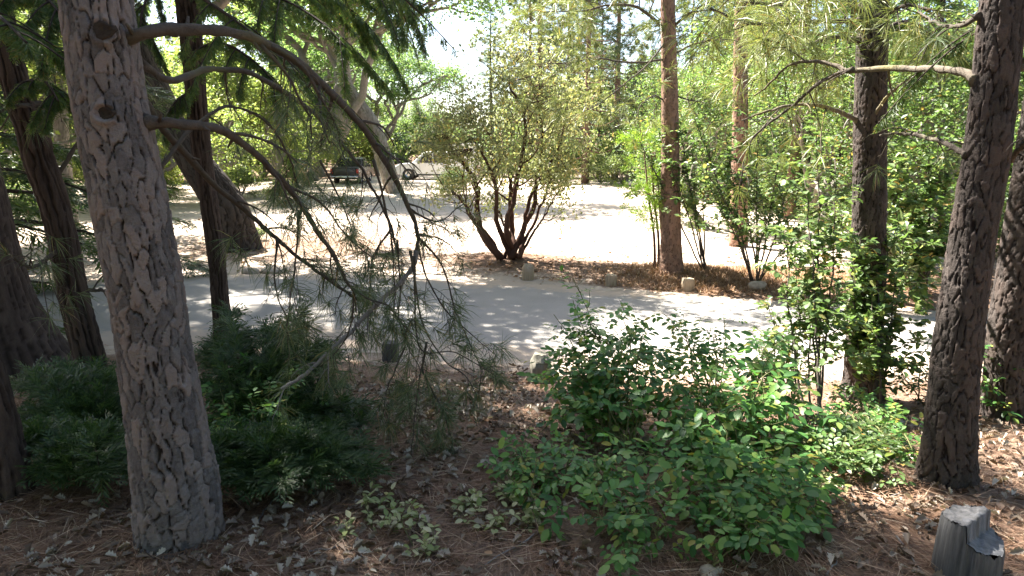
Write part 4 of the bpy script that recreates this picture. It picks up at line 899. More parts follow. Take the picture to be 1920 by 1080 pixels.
# ------------------------------------------------------------------ leafy shrubs with single leaves
LEAF_ME = {}
def leaf_mesh(kind, mat):
    k = (kind, mat)
    if k not in LEAF_ME:
        b = {'ovate': OVATE, 'ovate2': OVATE2, 'oak': OAK, 'oakdry': OAKDRY}[kind]; LEAF_ME[k] = mesh_np('leaf', b[0], b[1], M[mat], None, True)
    return LEAF_ME[k]
def put_leaf(me, p, d, n, s, parent, name='leaf'):
    d = nrm(d); y = nrm(np.cross(n, d)); z = np.cross(d, y)
    o = bpy.data.objects.new(name, me); COL.objects.link(o)
    if parent is not None: o.parent = parent
    o.matrix_basis = Matrix(((d[0] * s, y[0] * s, z[0] * s, p[0]), (d[1] * s, y[1] * s, z[1] * s, p[1]), (d[2] * s, y[2] * s, z[2] * s, p[2]), (0, 0, 0, 1)))
    return o
def leafy(name, label, cat, base, tips, seed, n_leaf, size, kind='ovate', mat='bush_leaf', stem_r=.007, stem_mat='green_stem', twigs=7, tlen=.35, grav=-.05, pinn=True, group=None, parts=300, start=.25, levels=1, sag=.15, stem_parts=True):
    """base: world point; tips: world points of the stem ends"""
    rng = np.random.default_rng(seed); base = np.asarray(base, float)
    t = thing(name, label, cat, base, group); paths = []
    mb_all = MB()
    for tip in tips:
        tip = np.asarray(tip, float); b = base + rng.normal(0, .05, 3) * [1, 1, 0]; mid = b * .5 + tip * .5; mid[2] += sag * np.linalg.norm(tip - b); mid += rng.normal(0, .04, 3)
        P = catmull([b - [0, 0, .05], mid, tip], 18); P[:, :2] += np.cumsum(rng.normal(0, .008, (18, 2)), 0)
        mb = MB(); mb.add(*tube(P, np.linspace(stem_r, stem_r * .35, 18), 6)); tw = [P[5:]]
        L = np.linalg.norm(tip - b)
        for q in range(twigs):
            f = start + (1 - start) * (q + rng.uniform()) / twigs; j = min(int(f * 17), 16); tg = nrm(P[j + 1] - P[j]); rv = rdir(rng, 1)[0]; rv = nrm(rv - tg * np.dot(rv, tg))
            d = nrm(tg * .5 + rv * .9 + [0, 0, .15]); l = tlen * rng.uniform(.5, 1.2) * (1.15 - .5 * f); s = np.linspace(0, 1, 8)[:, None]
            pp = P[j] + d * s * l + np.array([0, 0, grav]) * s ** 2 * l * 2 + np.cumsum(rng.normal(0, .01, (8, 3)), 0); mb.add(*tube(pp, np.linspace(stem_r * .45, .0012, 8), 4)); tw.append(pp)
        paths += tw
        if stem_parts: ob('stem', mb.mesh('stem', M[stem_mat], True, base), t)
        else:
            for V_, F_ in zip([np.concatenate(mb.V)], [mb.F]): mb_all.add(V_, F_)
    if not stem_parts: ob('stems', mb_all.mesh('stems', M[stem_mat], True, base), t, kind='stuff')
    LP, LD, LN, LS = [], [], [], []
    lens = np.array([np.linalg.norm(np.diff(p, axis=0), axis=1).sum() for p in paths]); per = 5 if pinn else 1
    cnt = np.maximum((n_leaf * lens / lens.sum() / per).astype(int), 1)
    for p, c in zip(paths, cnt):
        s = np.linspace(0, 1, len(p)); tt = rng.uniform(.08, 1.0, c)
        at = np.stack([np.interp(tt, s, p[:, j]) for j in range(3)], 1); tg = nrm(np.stack([np.interp(tt, s, np.gradient(p[:, j])) for j in range(3)], 1))
        for a, g in zip(at, tg):
            rv = rdir(rng, 1)[0]; rv[2] *= .4; d = nrm(g * .4 + nrm(rv)); n = nrm(rdir(rng, 1)[0] * .45 + [0, -.1, 1]); sz = size * rng.uniform(.65, 1.25)
            if not pinn: LP.append(a + d * .01); LD.append(nrm(d + [0, 0, rng.uniform(-.5, .1)])); LN.append(n); LS.append(sz); continue
            sd = nrm(np.cross(n, d)); rl = sz * 1.9
            for f, w in ((1, 0), (.72, 1), (.72, -1), (.38, 1), (.38, -1)):
                LP.append(a + d * rl * f + sd * w * .004); LD.append(nrm(d * (.55 if w else 1) + sd * w * .9 + rng.normal(0, .1, 3) + [0, 0, -.18])); LN.append(nrm(n + rng.normal(0, .18, 3))); LS.append(sz * (1 if not w else .88))
    LP, LD, LN, LS = map(np.array, (LP, LD, LN, LS))
    order = np.argsort(((LP - CAM) ** 2).sum(1)); me = leaf_mesh(kind, mat)
    own, rest = order[:parts], order[parts:]
    for i in own: put_leaf(me, LP[i] - base, LD[i], LN[i], LS[i], t)
    if len(rest):
        b = {'ovate': OVATE, 'ovate2': OVATE2, 'oak': OAK}[kind]; V, F = scatter(b[0], b[1], LP[rest], LD[rest], LN[rest], LS[rest]); ob('foliage', mesh_np('foliage', V - base, F, M[mat], None, True), t, kind='stuff')
    return t
def tipsW(lst): return [W(*p) for p in lst]
def tipsK(lst, k): return [CAM + (G(*p[:2]) - CAM) * (k + .03 * ((i * 7 % 5) / 5 - .5)) for i, p in enumerate(lst)]
GB = 'leafy shrubs on the bank'
b1 = G(1170, 870)
leafy('shrub', 'dense green shrub on the bank in front of the squat post by the road', 'shrub', b1, tipsW([(1040, 660, 4.7), (1070, 640, 4.7), (1110, 610, 4.8), (1160, 590, 4.8), (1215, 610, 4.7), (1245, 650, 4.6), (1130, 700, 4.2), (1050, 740, 4.3), (1180, 720, 4.0), (1020, 790, 4.3), (1240, 740, 4.2), (1100, 790, 4.0), (1000, 720, 4.6), (1200, 680, 4.4), (1150, 650, 4.5), (1090, 700, 4.4)]) + tipsK([(1080, 860), (1190, 880)], .90), 601, 2700, .066, twigs=8, tlen=.32, group=GB)
leafy('shrub', 'tall arching leafy shoot rising above the dense green shrub towards the road', 'shrub', G(1150, 830), tipsW([(1072, 522, 4.9), (1082, 560, 4.8), (1120, 610, 4.7), (1045, 590, 4.8)]), 602, 520, .052, twigs=10, tlen=.17, group=GB, sag=.05)
leafy('shrub', 'broad dark green shrub left of the leaf wrapped pine, its top against the sunny road', 'shrub', G(1370, 905), tipsW([(1290, 630, 4.6), (1340, 650, 4.6), (1400, 670, 4.5), (1450, 690, 4.4), (1500, 730, 4.3), (1330, 720, 4.0), (1400, 760, 3.9), (1470, 790, 3.9), (1280, 740, 4.2), (1260, 800, 3.9), (1360, 800, 3.7), (1540, 790, 4.2), (1450, 860, 3.7), (1540, 860, 3.9), (1300, 860, 3.7), (1220, 850, 3.8)]) + tipsK([(1290, 900), (1410, 910), (1500, 890)], .90), 603, 3300, .068, twigs=8, tlen=.34, group=GB)
leafy('shrub', 'sparse thin shoots with dark leaves against the sunny road above the broad shrub', 'shrub', G(1330, 860), tipsW([(1255, 600, 4.8), (1285, 590, 4.9), (1330, 610, 4.9), (1380, 590, 5.0), (1420, 620, 4.8), (1470, 640, 4.7)]), 611, 420, .05, twigs=5, tlen=.18, group=GB, start=.55, sag=.04)
leafy('shrub', 'low bright green sprig spreading on the needle litter left of the dense shrub', 'shrub', G(1010, 905), tipsK([(925, 880, 3.9), (960, 850, 4.0), (1010, 845, 4.0), (1060, 850, 4.0), (1095, 880, 3.9), (1000, 900, 3.7), (1050, 890, 3.8), (1020, 940, 3.5), (960, 920, 3.6), (1100, 910, 3.6)], 0.92), 604, 760, .055, twigs=6, tlen=.2, group=GB)
leafy('shrub', 'small green sprig at the bottom below the dense shrub', 'shrub', G(1185, 1000), tipsK([(1110, 960, 3.2), (1160, 950, 3.25), (1210, 960, 3.2), (1240, 980, 3.2), (1170, 1030, 3.0), (1130, 1000, 3.1), (1150, 900, 3.5), (1230, 920, 3.4), (1280, 960, 3.25)], 0.92), 605, 560, .055, twigs=5, tlen=.16, group=GB)
leafy('shrub', 'green leafy shoots at the front foot of the broad dark shrub', 'shrub', G(1420, 985), tipsK([(1360, 900, 3.5), (1420, 890, 3.5), (1470, 920, 3.4), (1390, 960, 3.2), (1440, 980, 3.15), (1340, 940, 3.4), (1500, 960, 3.3), (1530, 910, 3.5), (1300, 920, 3.5), (1480, 1000, 3.1), (1400, 1020, 3.0)], 0.9), 606, 1100, .055, twigs=6, tlen=.18, group=GB)
leafy('shrub', 'tiny pair of green sprigs at the bottom edge', 'shrub', G(1345, 1060), tipsK([(1320, 1030, 2.85), (1350, 1015, 2.85), (1375, 1020, 2.85)], 0.94), 607, 60, .042, twigs=2, tlen=.1, group=GB)
leafy('shrub', 'low yellowish shrub between the broad dark shrub and the black barked pine', 'shrub', G(1600, 880), tipsK([(1520, 800, 4.3), (1570, 790, 4.5), (1630, 800, 4.5), (1680, 810, 4.4), (1600, 850, 4.1), (1550, 860, 4.0), (1660, 860, 4.2)], 0.9), 608, 1800, .045, twigs=5, tlen=.22, mat='oak_leaf', kind='ovate2', group=GB)
leafy('shrub', 'dark low shrub against the foot of the leaf wrapped pine', 'shrub', G(1600, 820), tipsK([(1530, 790), (1560, 760), (1620, 770), (1680, 780), (1700, 820), (1650, 840), (1590, 850), (1720, 860)], .93), 612, 1300, .045, twigs=6, tlen=.22, group=GB)
leafy('shrub', 'small bright green plant between the leaf wrapped pine and the black barked pine', 'shrub', G(1735, 760), tipsW([(1690, 690, 5.3), (1750, 640, 5.3), (1730, 680, 5.2), (1760, 720, 5.1), (1700, 740, 5.2)]), 609, 340, .05, twigs=4, tlen=.2, mat='oak_leaf', group=GB)
leafy('shrub', 'leafy plant between the black barked pine and the cut off pine', 'shrub', G(1860, 790), tipsW([(1840, 660, 4.9), (1880, 640, 4.9), (1900, 690, 4.8), (1850, 720, 4.7), (1870, 750, 4.8)]), 610, 340, .05, twigs=4, tlen=.2, mat='bush_leaf', group=GB)
# saplings by the leaf wrapped pine
GS = 'oak saplings by the road'
leafy('oak_sapling', 'thin tall oak sapling just left of the leaf wrapped pine', 'sapling', G(1535, 800), tipsW([(1525, 230, 5.6), (1500, 330, 5.4), (1560, 300, 5.7), (1480, 430, 5.3), (1570, 420, 5.4), (1520, 520, 5.2)]), 621, 2000, .07, 'oak', 'oak_leaf', .010, 'branch_bark', 9, .5, -.1, False, GS, sag=.02)
leafy('oak_sapling', 'sapling with leaves clinging round the leaf wrapped pine trunk', 'sapling', G(1640, 770), tipsW([(1650, 330, 6.0), (1600, 400, 5.9), (1690, 420, 6.0), (1620, 520, 5.8), (1700, 500, 5.9), (1590, 560, 5.8), (1660, 620, 5.7), (1620, 450, 5.7), (1640, 540, 5.6), (1610, 600, 5.6), (1650, 400, 5.8)]), 622, 3000, .07, 'ovate2', 'oak_leaf', .010, 'branch_bark', 8, .45, -.1, False, GS, sag=.02)
leafy('oak_sapling', 'slender sapling with sparse leaves against the sunny road left of the thin tall sapling', 'sapling', G(1475, 790), tipsW([(1475, 430, 5.7), (1440, 560, 5.4), (1500, 560, 5.4), (1460, 640, 5.2)]), 623, 520, .055, 'ovate2', 'oak_leaf', .008, 'branch_bark', 7, .35, -.1, False, GS, sag=.02)
leafy('oak_sapling', 'spreading young oak across the road in front of the half hidden brown pine', 'sapling', G(1415, 530), tipsW([(1300, 220, 10.8), (1360, 250, 11), (1420, 210, 11), (1330, 320, 10.6), (1390, 330, 10.8), (1460, 280, 11), (1480, 350, 10.8), (1350, 390, 10.5), (1440, 400, 10.6), (1500, 430, 10.4)]), 624, 2600, .09, 'ovate2', 'oak_leaf', .018, 'branch_bark', 9, 1.0, -.05, False, GS, start=.5, sag=.02)
leafy('oak_sapling', 'leafy oak branches overhanging the road right of the leaf wrapped pine', 'sapling', G(1720, 560), tipsW([(1690, 220, 9.5), (1740, 260, 9.5), (1790, 300, 9.5), (1660, 320, 9.2), (1720, 360, 9.2), (1780, 400, 9.2), (1650, 420, 9.0), (1700, 450, 9.0)]), 625, 4200, .10, 'ovate2', 'oak_leaf', .022, 'branch_bark', 9, .8, -.05, False, GS, sag=.02)
leafy('oak_sapling', 'young oak with sunlit leaves between the straight pine and the half hidden pine', 'sapling', G(1320, 505), tipsW([(1275, 230, 11.8), (1240, 250, 11.6), (1300, 280, 11.8), (1200, 260, 11.8), (1330, 250, 12), (1290, 340, 11.7)]), 626, 1500, .085, 'ovate2', 'oak_leaf', .016, 'branch_bark', 8, .8, -.05, False, GS, start=.5, sag=.02)
leafy('manzanita', 'dark shaded manzanita with red stems at the roadside behind the black barked pine', 'shrub', G(1710, 540), tipsW([(1660, 420, 9.8), (1700, 410, 10), (1750, 420, 10), (1780, 450, 9.6), (1650, 470, 9.4), (1730, 480, 9.4)]), 627, 2600, .055, 'ovate2', 'manzanita_leaf', .030, 'manzanita_bark', 8, .5, -.05, False, sag=.1)
# trailing pale plants in the foreground litter
for i, (px, py, tl) in enumerate([(745, 985, [(700, 965), (730, 950), (765, 960), (720, 1010)]), (880, 985, [(850, 950), (900, 950), (940, 975), (915, 1010), (865, 1000)]), (790, 1040, [(770, 1010), (780, 1060), (810, 1030)]), (960, 960, [(930, 940), (980, 945), (990, 975)]), (705, 1010, [(670, 990), (690, 960)]), (1540, 935, [(1500, 920), (1560, 900), (1590, 930)]), (1000, 1000, [(980, 975), (1030, 985)])]):
    lab = ['pale trailing plant on the litter right of the plated pine', 'clump of small pale green leaves in the bottom middle litter', 'pale green runner nearest the bottom edge', 'pale seedling just below the low bright sprig', 'sparse pale runner left of the trailing plants', 'pale seedling on the litter below the yellowish shrub', 'pale seedling left of the small green sprig'][i]
    b = G(px, py); tp = []
    for a, c in tl: q = G(a, c); q[2] += .05; tp.append(q)
    leafy('trailing_plant', lab, 'plant', b, tp, 640 + i, 26 * len(tl), .038, 'ovate2', 'ground_leaf', .003, 'green_stem', 2, .08, 0, False, 'pale ground plants')

# dark conifer shrubs left
def frond_shrub(name, label, base, tips, seed, per, size, mat, group=None, r=.010, bark='cedar_bark'):
    rng = np.random.default_rng(seed); base = np.asarray(base, float); t = thing(name, label, 'shrub', base, group); Q, D, N, S = [], [], [], []
    for tip in tips:
        tip = np.asarray(tip, float); mid = .5 * (base + tip) + [0, 0, .12 * np.linalg.norm(tip - base)]; P = catmull([base - [0, 0, .04], mid, tip], 14)
        mb = MB(); mb.add(*tube(P, np.linspace(r, .002, 14), 6)); ob('stem', mb.mesh('stem', M[bark], True, base), t)
        tt = rng.uniform(.1, 1, per); s = np.linspace(0, 1, 14); c = np.stack([np.interp(tt, s, P[:, j]) for j in range(3)], 1); tg = nrm(np.stack([np.interp(tt, s, np.gradient(P[:, j])) for j in range(3)], 1))
        rv = rdir(rng, per); rv[:, 2] *= .5; d = nrm(tg * .6 + rv * .9 + [0, 0, .1])
        Q.append(c); D.append(d); N.append(nrm(rdir(rng, per) * .5 + [0, 0, 1])); S.append(size * rng.uniform(.5, 1.25, per))
    V, F = scatter(*FROND, np.concatenate(Q), np.concatenate(D), np.concatenate(N), np.concatenate(S)); ob('foliage', mesh_np('foliage', V - base, F, M[mat]), t, kind='stuff')
    return t
frond_shrub('cedar_sapling', 'dense dark cedar seedling filling the shade right of the plated pine', G(470, 850), tipsW([(400, 640, 4.6), (450, 620, 4.8), (510, 610, 4.8), (560, 630, 4.8), (600, 690, 4.6), (380, 720, 4.4), (440, 720, 4.4), (540, 730, 4.4), (620, 770, 4.3), (410, 800, 4.1), (500, 800, 4.1), (580, 830, 4.0), (650, 800, 4.4), (470, 670, 4.6), (380, 660, 4.7), (520, 690, 4.5), (600, 760, 4.2), (680, 790, 4.3), (560, 770, 4.1), (390, 840, 3.9), (450, 850, 3.85), (530, 860, 3.85), (640, 850, 4.0), (600, 640, 4.8), (430, 580, 5.0), (420, 880, 3.75), (500, 890, 3.7), (580, 880, 3.75), (690, 840, 4.1), (560, 590, 5.0), (640, 720, 4.6), (690, 760, 4.5), (720, 810, 4.3), (660, 880, 3.9), (740, 860, 4.05), (540, 640, 4.9), (620, 660, 4.8)]) + tipsK([(395, 850), (420, 890), (470, 900), (530, 900), (590, 890), (640, 870), (680, 840), (620, 820), (560, 850), (440, 830), (500, 850), (700, 880)], .90), 661, 230, .135, 'fir_leaf', 'dark cedar seedlings in the shade')
frond_shrub('cedar_sapling', 'dark cedar seedling at the foot of the dark slender conifer', G(170, 840), tipsW([(60, 700, 4.6), (120, 690, 4.7), (180, 690, 4.7), (230, 700, 4.7), (50, 790, 4.2), (110, 770, 4.2), (180, 770, 4.2), (220, 790, 4.2), (140, 730, 4.4), (240, 750, 4.4), (90, 740, 4.3), (30, 720, 4.5), (100, 830, 3.9), (200, 840, 3.9), (240, 830, 4.0), (20, 780, 4.2)]) + tipsK([(30, 840), (80, 880), (130, 890), (190, 890), (235, 880), (60, 820), (150, 850), (210, 840)], .90), 662, 210, .135, 'fir_leaf', 'dark cedar seedlings in the shade')
# small fir twigs among the dense seedling are broad leaves
leafy('shrub', 'glossy dark leaves in front of the dense cedar seedling', 'shrub', G(480, 880), tipsW([(420, 690, 4.3), (480, 680, 4.3), (540, 720, 4.2), (400, 780, 4.0), (470, 790, 3.9), (550, 810, 3.9)]), 664, 900, .05, 'ovate', 'bush_leaf', .006, 'green_stem', 6, .25)
# bright cedar saplings at the straight pine
def cedar_stems():
    base = G(1228, 500); Yb = base[1]; rng = np.random.default_rng(671)
    t = thing('cedar_sapling', 'bright yellow green cedar saplings with thin red stems beside the straight pine', 'sapling', base, None); Q, D, N, S = [], [], [], []
    for px0, pts in ((1228, [(1226, 440), (1216, 370), (1208, 290), (1200, 240)]), (1235, [(1234, 440), (1226, 370), (1222, 300), (1215, 270)]), (1242, [(1240, 440), (1236, 380), (1234, 330)])):
        P = catmull([base - [0, 0, .05] + [(px0 - 1228) * .01, 0, 0]] + [W(a, b, Yb + rng.normal(0, .1)) for a, b in pts], 24); mb = MB(); mb.add(*tube(P, np.linspace(.03, .006, 24), 7))
        for q in range(16):
            f = .36 + .64 * (q + rng.uniform()) / 16; j = min(int(f * 23), 22); a = rng.uniform(0, 6.28); L = .6 * (1.25 - f) + .15; s = np.linspace(0, 1, 8)[:, None]
            pp = P[j] + np.array([math.cos(a), math.sin(a), .35]) * s * L; pp[:, 2] -= .3 * L * s[:, 0] ** 2; mb.add(*tube(pp, np.linspace(.007, .002, 8), 4))
            n = 14; tt = rng.uniform(.2, 1, n); c = np.stack([np.interp(tt, np.linspace(0, 1, 8), pp[:, k]) for k in range(3)], 1); rv = rdir(rng, n); Q.append(c); D.append(nrm(np.array([math.cos(a), math.sin(a), .5]) * .7 + rv * .8)); N.append(nrm(rdir(rng, n) + [0, -.3, .5])); S.append(.24 * rng.uniform(.5, 1.2, n))
        ob('stem', mb.mesh('stem', M['red_bark'], True, base), t)
    V, F = scatter(*FROND, *map(np.concatenate, (Q, D, N, S))); ob('crown', mesh_np('crown', V - base, F, M['cedar_bright']), t)
cedar_stems()

# ------------------------------------------------------------------ posts, rocks
def post(label, px, py, w, h, mat, seed, Y=None, taper=.95, chamfer=.12, tilt=(0, 0), n=14, rz=0.0):
    p = G(px, py); rng = np.random.default_rng(seed); o = thing('wooden_post', label, 'post', p, 'stub posts along the road', rz); o.rotation_euler = (tilt[0], tilt[1], rz)
    hs = [-.15, 0, h * .25, h * .5, h * .78, h * (1 - chamfer), h]; rs = [1.06, 1.03, 1.0, .99, .97, .95, .95 - chamfer * 1.6]; V = []
    n = 24
    for z, r in zip(hs, rs):
        for i in range(n):
            a = 2 * math.pi * i / n; sq = .5 / max(abs(math.cos(a)), abs(math.sin(a))); rad = (.55 * .5 + .45 * sq) * w * r * (1 + .03 * math.sin(5 * a + seed) + .025 * rng.normal())
            V.append((math.cos(a) * rad, math.sin(a) * rad, z + (rng.normal() * .006 if z > 0 else 0)))
    F = [(r * n + i, r * n + (i + 1) % n, (r + 1) * n + (i + 1) % n, (r + 1) * n + i) for r in range(len(hs) - 1) for i in range(n)]
    ob('post_body', mesh_np('post_body', np.array(V), np.array(F), M[mat], None, False), o)
    top = [(V[-n + i][0], V[-n + i][1], V[-n + i][2]) for i in range(n)] + [(.004, .003, h + .006)]
    ob('post_top', mesh_np('post_top', np.array(top), np.array([(i, (i + 1) % n, n) for i in range(n)]), M['grey_top' if mat == 'grey_wood' else mat], None, False), o)
    return o
post('tan rounded stub post across the road below the manzanita', 990, 524, .215, .285, 'post_wood', 1, chamfer=.2)
post('short square cut stub post across the road between two taller stubs', 1145, 535, .19, .19, 'post_wood', 2, chamfer=.05, tilt=(0, .06))
post('stub post across the road at the foot of the straight pine', 1289, 544, .21, .20, 'post_wood', 3, chamfer=.08)
post('squat grey green stub post on the near road edge behind the dense shrub', 1013, 716, .20, .30, 'old_post', 4, chamfer=.22)
post('dark stub post on the near road edge below the hanging pine twigs', 733, 676, .19, .22, 'dark_wood', 5, chamfer=.08)

def weathered_post():
    c = G(1812, 1075); h = .27; o = thing('wooden_post', 'big weathered grey post with splintered two level top in the bottom right corner', 'post', c, 'stub posts along the road', -.35)
    def outline(r, n=72, seed=0, lim=None):
        rng = np.random.default_rng(seed); q = []
        for i in range(n):
            a = 2 * math.pi * i / n; rad = r * (1 + .05 * math.sin(2 * a + .5) + .03 * math.sin(7 * a) + .018 * rng.normal()); x, y = rad * math.cos(a), rad * math.sin(a)
            q.append((x, y))
        return np.array(q)
    O = outline(.118, 90, 3); n = len(O)
    def zt(x, y): # upper shoulder at the back left, lower splintered shelf at the front right
        s = x * .75 - y * .55
        return np.where(s < .015, h - .05 * np.maximum(0, -s - .02) * 3, h - .075 - .05 * (s - .015) / .1)
    rng = np.random.default_rng(5)
    z = zt(O[:, 0], O[:, 1]) - .02 * rng.random(n) ** 2; V = []
    gr = np.array([float(vnoise(np.array([k * .22]), np.array([.5]), seed=8)[0]) for k in range(n)]); grove = 1 - .16 * smooth(.55, .8, gr) - .07 * rng.random(n) ** 2
    for f in (0, .2, .35, .5, .65, .8, .92, 1.0):
        for i in range(n):
            k = (1.10 - .10 * f) * grove[i] * (1 + .008 * rng.normal()) * (1 if f < .95 else .97); V.append((O[i, 0] * k, O[i, 1] * k, -.2 + (z[i] + .2) * f))
    F = [(r * n + i, r * n + (i + 1) % n, (r + 1) * n + (i + 1) % n, (r + 1) * n + i) for r in range(7) for i in range(n)]
    ob('post_body', mesh_np('post_body', np.array(V), np.array(F), M['grey_wood'], None, False), o)
    g = np.linspace(-.13, .13, 30); X, Y = np.meshgrid(g, g); r = np.hypot(X, Y); a = np.arctan2(Y, X)
    R = np.interp(a.ravel(), np.sort(np.arctan2(O[:, 1], O[:, 0])), np.hypot(O[:, 0], O[:, 1])[np.argsort(np.arctan2(O[:, 1], O[:, 0]))], period=2 * math.pi) * .955
    k = np.minimum(1, R / np.maximum(r.ravel(), 1e-6)); x, y = X.ravel() * k, Y.ravel() * k
    zz = zt(x, y) + .014 * (fbm(x * 70, y * 25, seed=4) - .5) * 2 - .004
    m = 30; i = (np.arange(m - 1)[:, None] * m + np.arange(m - 1)[None]).ravel()
    keep = (r.ravel()[i] < .128)
    Q = np.stack([i, i + 1, i + m + 1, i + m], 1)[keep]; low = (x * .75 - y * .55)[Q[:, 0]] + .02 * np.sin(y[Q[:, 0]] * 90) > .0
    for nm, mt, sel in (('post_top', 'grey_wood', ~low), ('splintered_top', 'grey_top', low)):
        used, inv = np.unique(Q[sel], return_inverse=True); ob(nm, mesh_np(nm, np.stack([x, y, zz], 1)[used], inv.reshape(-1, 4), M[mt], None, False), o)
weathered_post()
def rock(label, px, py, sx, sy, sz, seed, name='rock', mat='rock', group='rocks by the road'):
    p = G(px, py); n, m = 16, 10; V = []; 
    for j in range(m):
        ph = math.pi * j / (m - 1)
        for i in range(n):
            a = 2 * math.pi * i / n; d = np.array([math.sin(ph) * math.cos(a), math.sin(ph) * math.sin(a), math.cos(ph)]); k = 1 + .45 * (float(fbm(np.array([d[0] * 1.6 + 5]), np.array([d[1] * 1.6 + 5]), np.array([d[2] * 1.6 + 5]), seed=seed)[0]) - .5); V.append(d * k * [sx, sy, sz] + [0, 0, sz * .35])
    F = [(j * n + i, j * n + (i + 1) % n, (j + 1) * n + (i + 1) % n, (j + 1) * n + i) for j in range(m - 1) for i in range(n)]
    ob(name, mesh_np(name, np.array(V), np.array(F), M[mat], None, False), None, p, label, 'rock', group)
rock('flat tan rock across the road left of the manzanita', 512, 512, .26, .18, .11, 3)
rock('dull rounded rock beside the flat tan rock across the road', 470, 514, .18, .15, .10, 4)
rock('small grey blue stone at the bottom edge below the tiny sprigs', 1330, 1078, .045, .035, .03, 6)
rock('pale stone at the roadside right of the straight pine stub', 1420, 540, .16, .12, .09, 8)

# ------------------------------------------------------------------ air
HAZE = 0.0
if HAZE:
    m = bpy.data.materials.new('haze'); m.use_nodes = True; t_ = m.node_tree; t_.nodes.remove(t_.nodes['Principled BSDF'])
    pv = t_.nodes.new('ShaderNodeVolumePrincipled'); pv.inputs['Color'].default_value = (.95, .96, 1, 1); pv.inputs['Density'].default_value = HAZE; pv.inputs['Anisotropy'].default_value = .3
    t_.links.new(pv.outputs[0], t_.nodes['Material Output'].inputs['Volume'])
    V = np.array([(x, y, z) for z in (-1.6, 34) for x, y in ((-430, -310), (430, -310), (430, 430), (-430, 430))], float)
    ob('haze', mesh_np('haze', V, np.array([(3, 2, 1, 0), (4, 5, 6, 7), (0, 1, 5, 4), (1, 2, 6, 5), (2, 3, 7, 6), (3, 0, 4, 7)]), m), kind='stuff')

# ------------------------------------------------------------------ vehicles
def extrude(profile, y0, y1, inset=0.0):
    P = np.asarray(profile, float); n = len(P); c = P.mean(0); q = c + (P - c) * (1 - inset)
    V = np.concatenate([np.stack([q[:, 0], np.full(n, y0), q[:, 1]], 1), np.stack([P[:, 0], np.full(n, y0 + .06), P[:, 1]], 1), np.stack([P[:, 0], np.full(n, y1 - .06), P[:, 1]], 1), np.stack([q[:, 0], np.full(n, y1), q[:, 1]], 1)])
    return V, n
def solid(name, profile, y0, y1, mat, parent, inset=.03):
    import bmesh
    V, n = extrude(profile, y0, y1, inset); bm = bmesh.new(); vs = [bm.verts.new(v) for v in V]
    for r in range(3):
        for i in range(n): bm.faces.new((vs[r * n + i], vs[r * n + (i + 1) % n], vs[(r + 1) * n + (i + 1) % n], vs[(r + 1) * n + i]))
    bm.faces.new(vs[:n][::-1]); bm.faces.new(vs[3 * n:]); bmesh.ops.recalc_face_normals(bm, faces=bm.faces); bmesh.ops.triangulate(bm, faces=[f for f in bm.faces if len(f.verts) > 4])
    me = bpy.data.meshes.new(name); bm.to_mesh(me); bm.free(); me.materials.append(M[mat]); return ob(name, me, parent)
def box(name, x0, x1, y0, y1, z0, z1, mat, parent):
    V = np.array([(x, y, z) for z in (z0, z1) for x, y in ((x0, y0), (x1, y0), (x1, y1), (x0, y1))], float)
    F = np.array([(3, 2, 1, 0), (4, 5, 6, 7), (0, 1, 5, 4), (1, 2, 6, 5), (2, 3, 7, 6), (3, 0, 4, 7)]); return ob(name, mesh_np(name, V, F, M[mat]), parent)
def wheel(parent, x, y, r=.37, w=.24):
    prof = [(.55 * r, -w / 2), (.92 * r, -w / 2), (r, -w / 3), (r, w / 3), (.92 * r, w / 2), (.55 * r, w / 2)]; n = 24; V = []
    for rr, yy in prof:
        for i in range(n): a = 2 * math.pi * i / n; V.append((math.cos(a) * rr, yy, math.sin(a) * rr))
    F = [(k * n + i, k * n + (i + 1) % n, ((k + 1) % 6) * n + (i + 1) % n, ((k + 1) % 6) * n + i) for k in range(6) for i in range(n)]
    wo = ob('wheel', mesh_np('wheel', np.array(V), np.array(F), M['tyre'], None, True), parent, (x, y, r))
    s = -1 if y < 0 else 1; V = [(0, s * w * .32, 0)]
    for rr, yy in ((.2 * r, .36), (.3 * r, .25), (.5 * r, .3), (.57 * r, .46)):
        for i in range(n): a = 2 * math.pi * i / n; V.append((math.cos(a) * rr, s * w * yy * (1 if rr > .4 * r or i % 4 else .8), math.sin(a) * rr))
    T = [(0, 1 + i, 1 + (i + 1) % n) for i in range(n)]; Q = [(1 + k * n + i, 1 + (k + 1) * n + i, 1 + (k + 1) * n + (i + 1) % n, 1 + k * n + (i + 1) % n) for k in range(3) for i in range(n)]
    ob('rim', mesh_np('rim', np.array(V), [np.array(T), np.array(Q)], M['chrome']), wo)
def arch(cx, r, a0=180, a1=0, n=9): return [(cx + r * math.cos(math.radians(a)), .30 + r * math.sin(math.radians(a))) for a in np.linspace(a0, a1, n)]
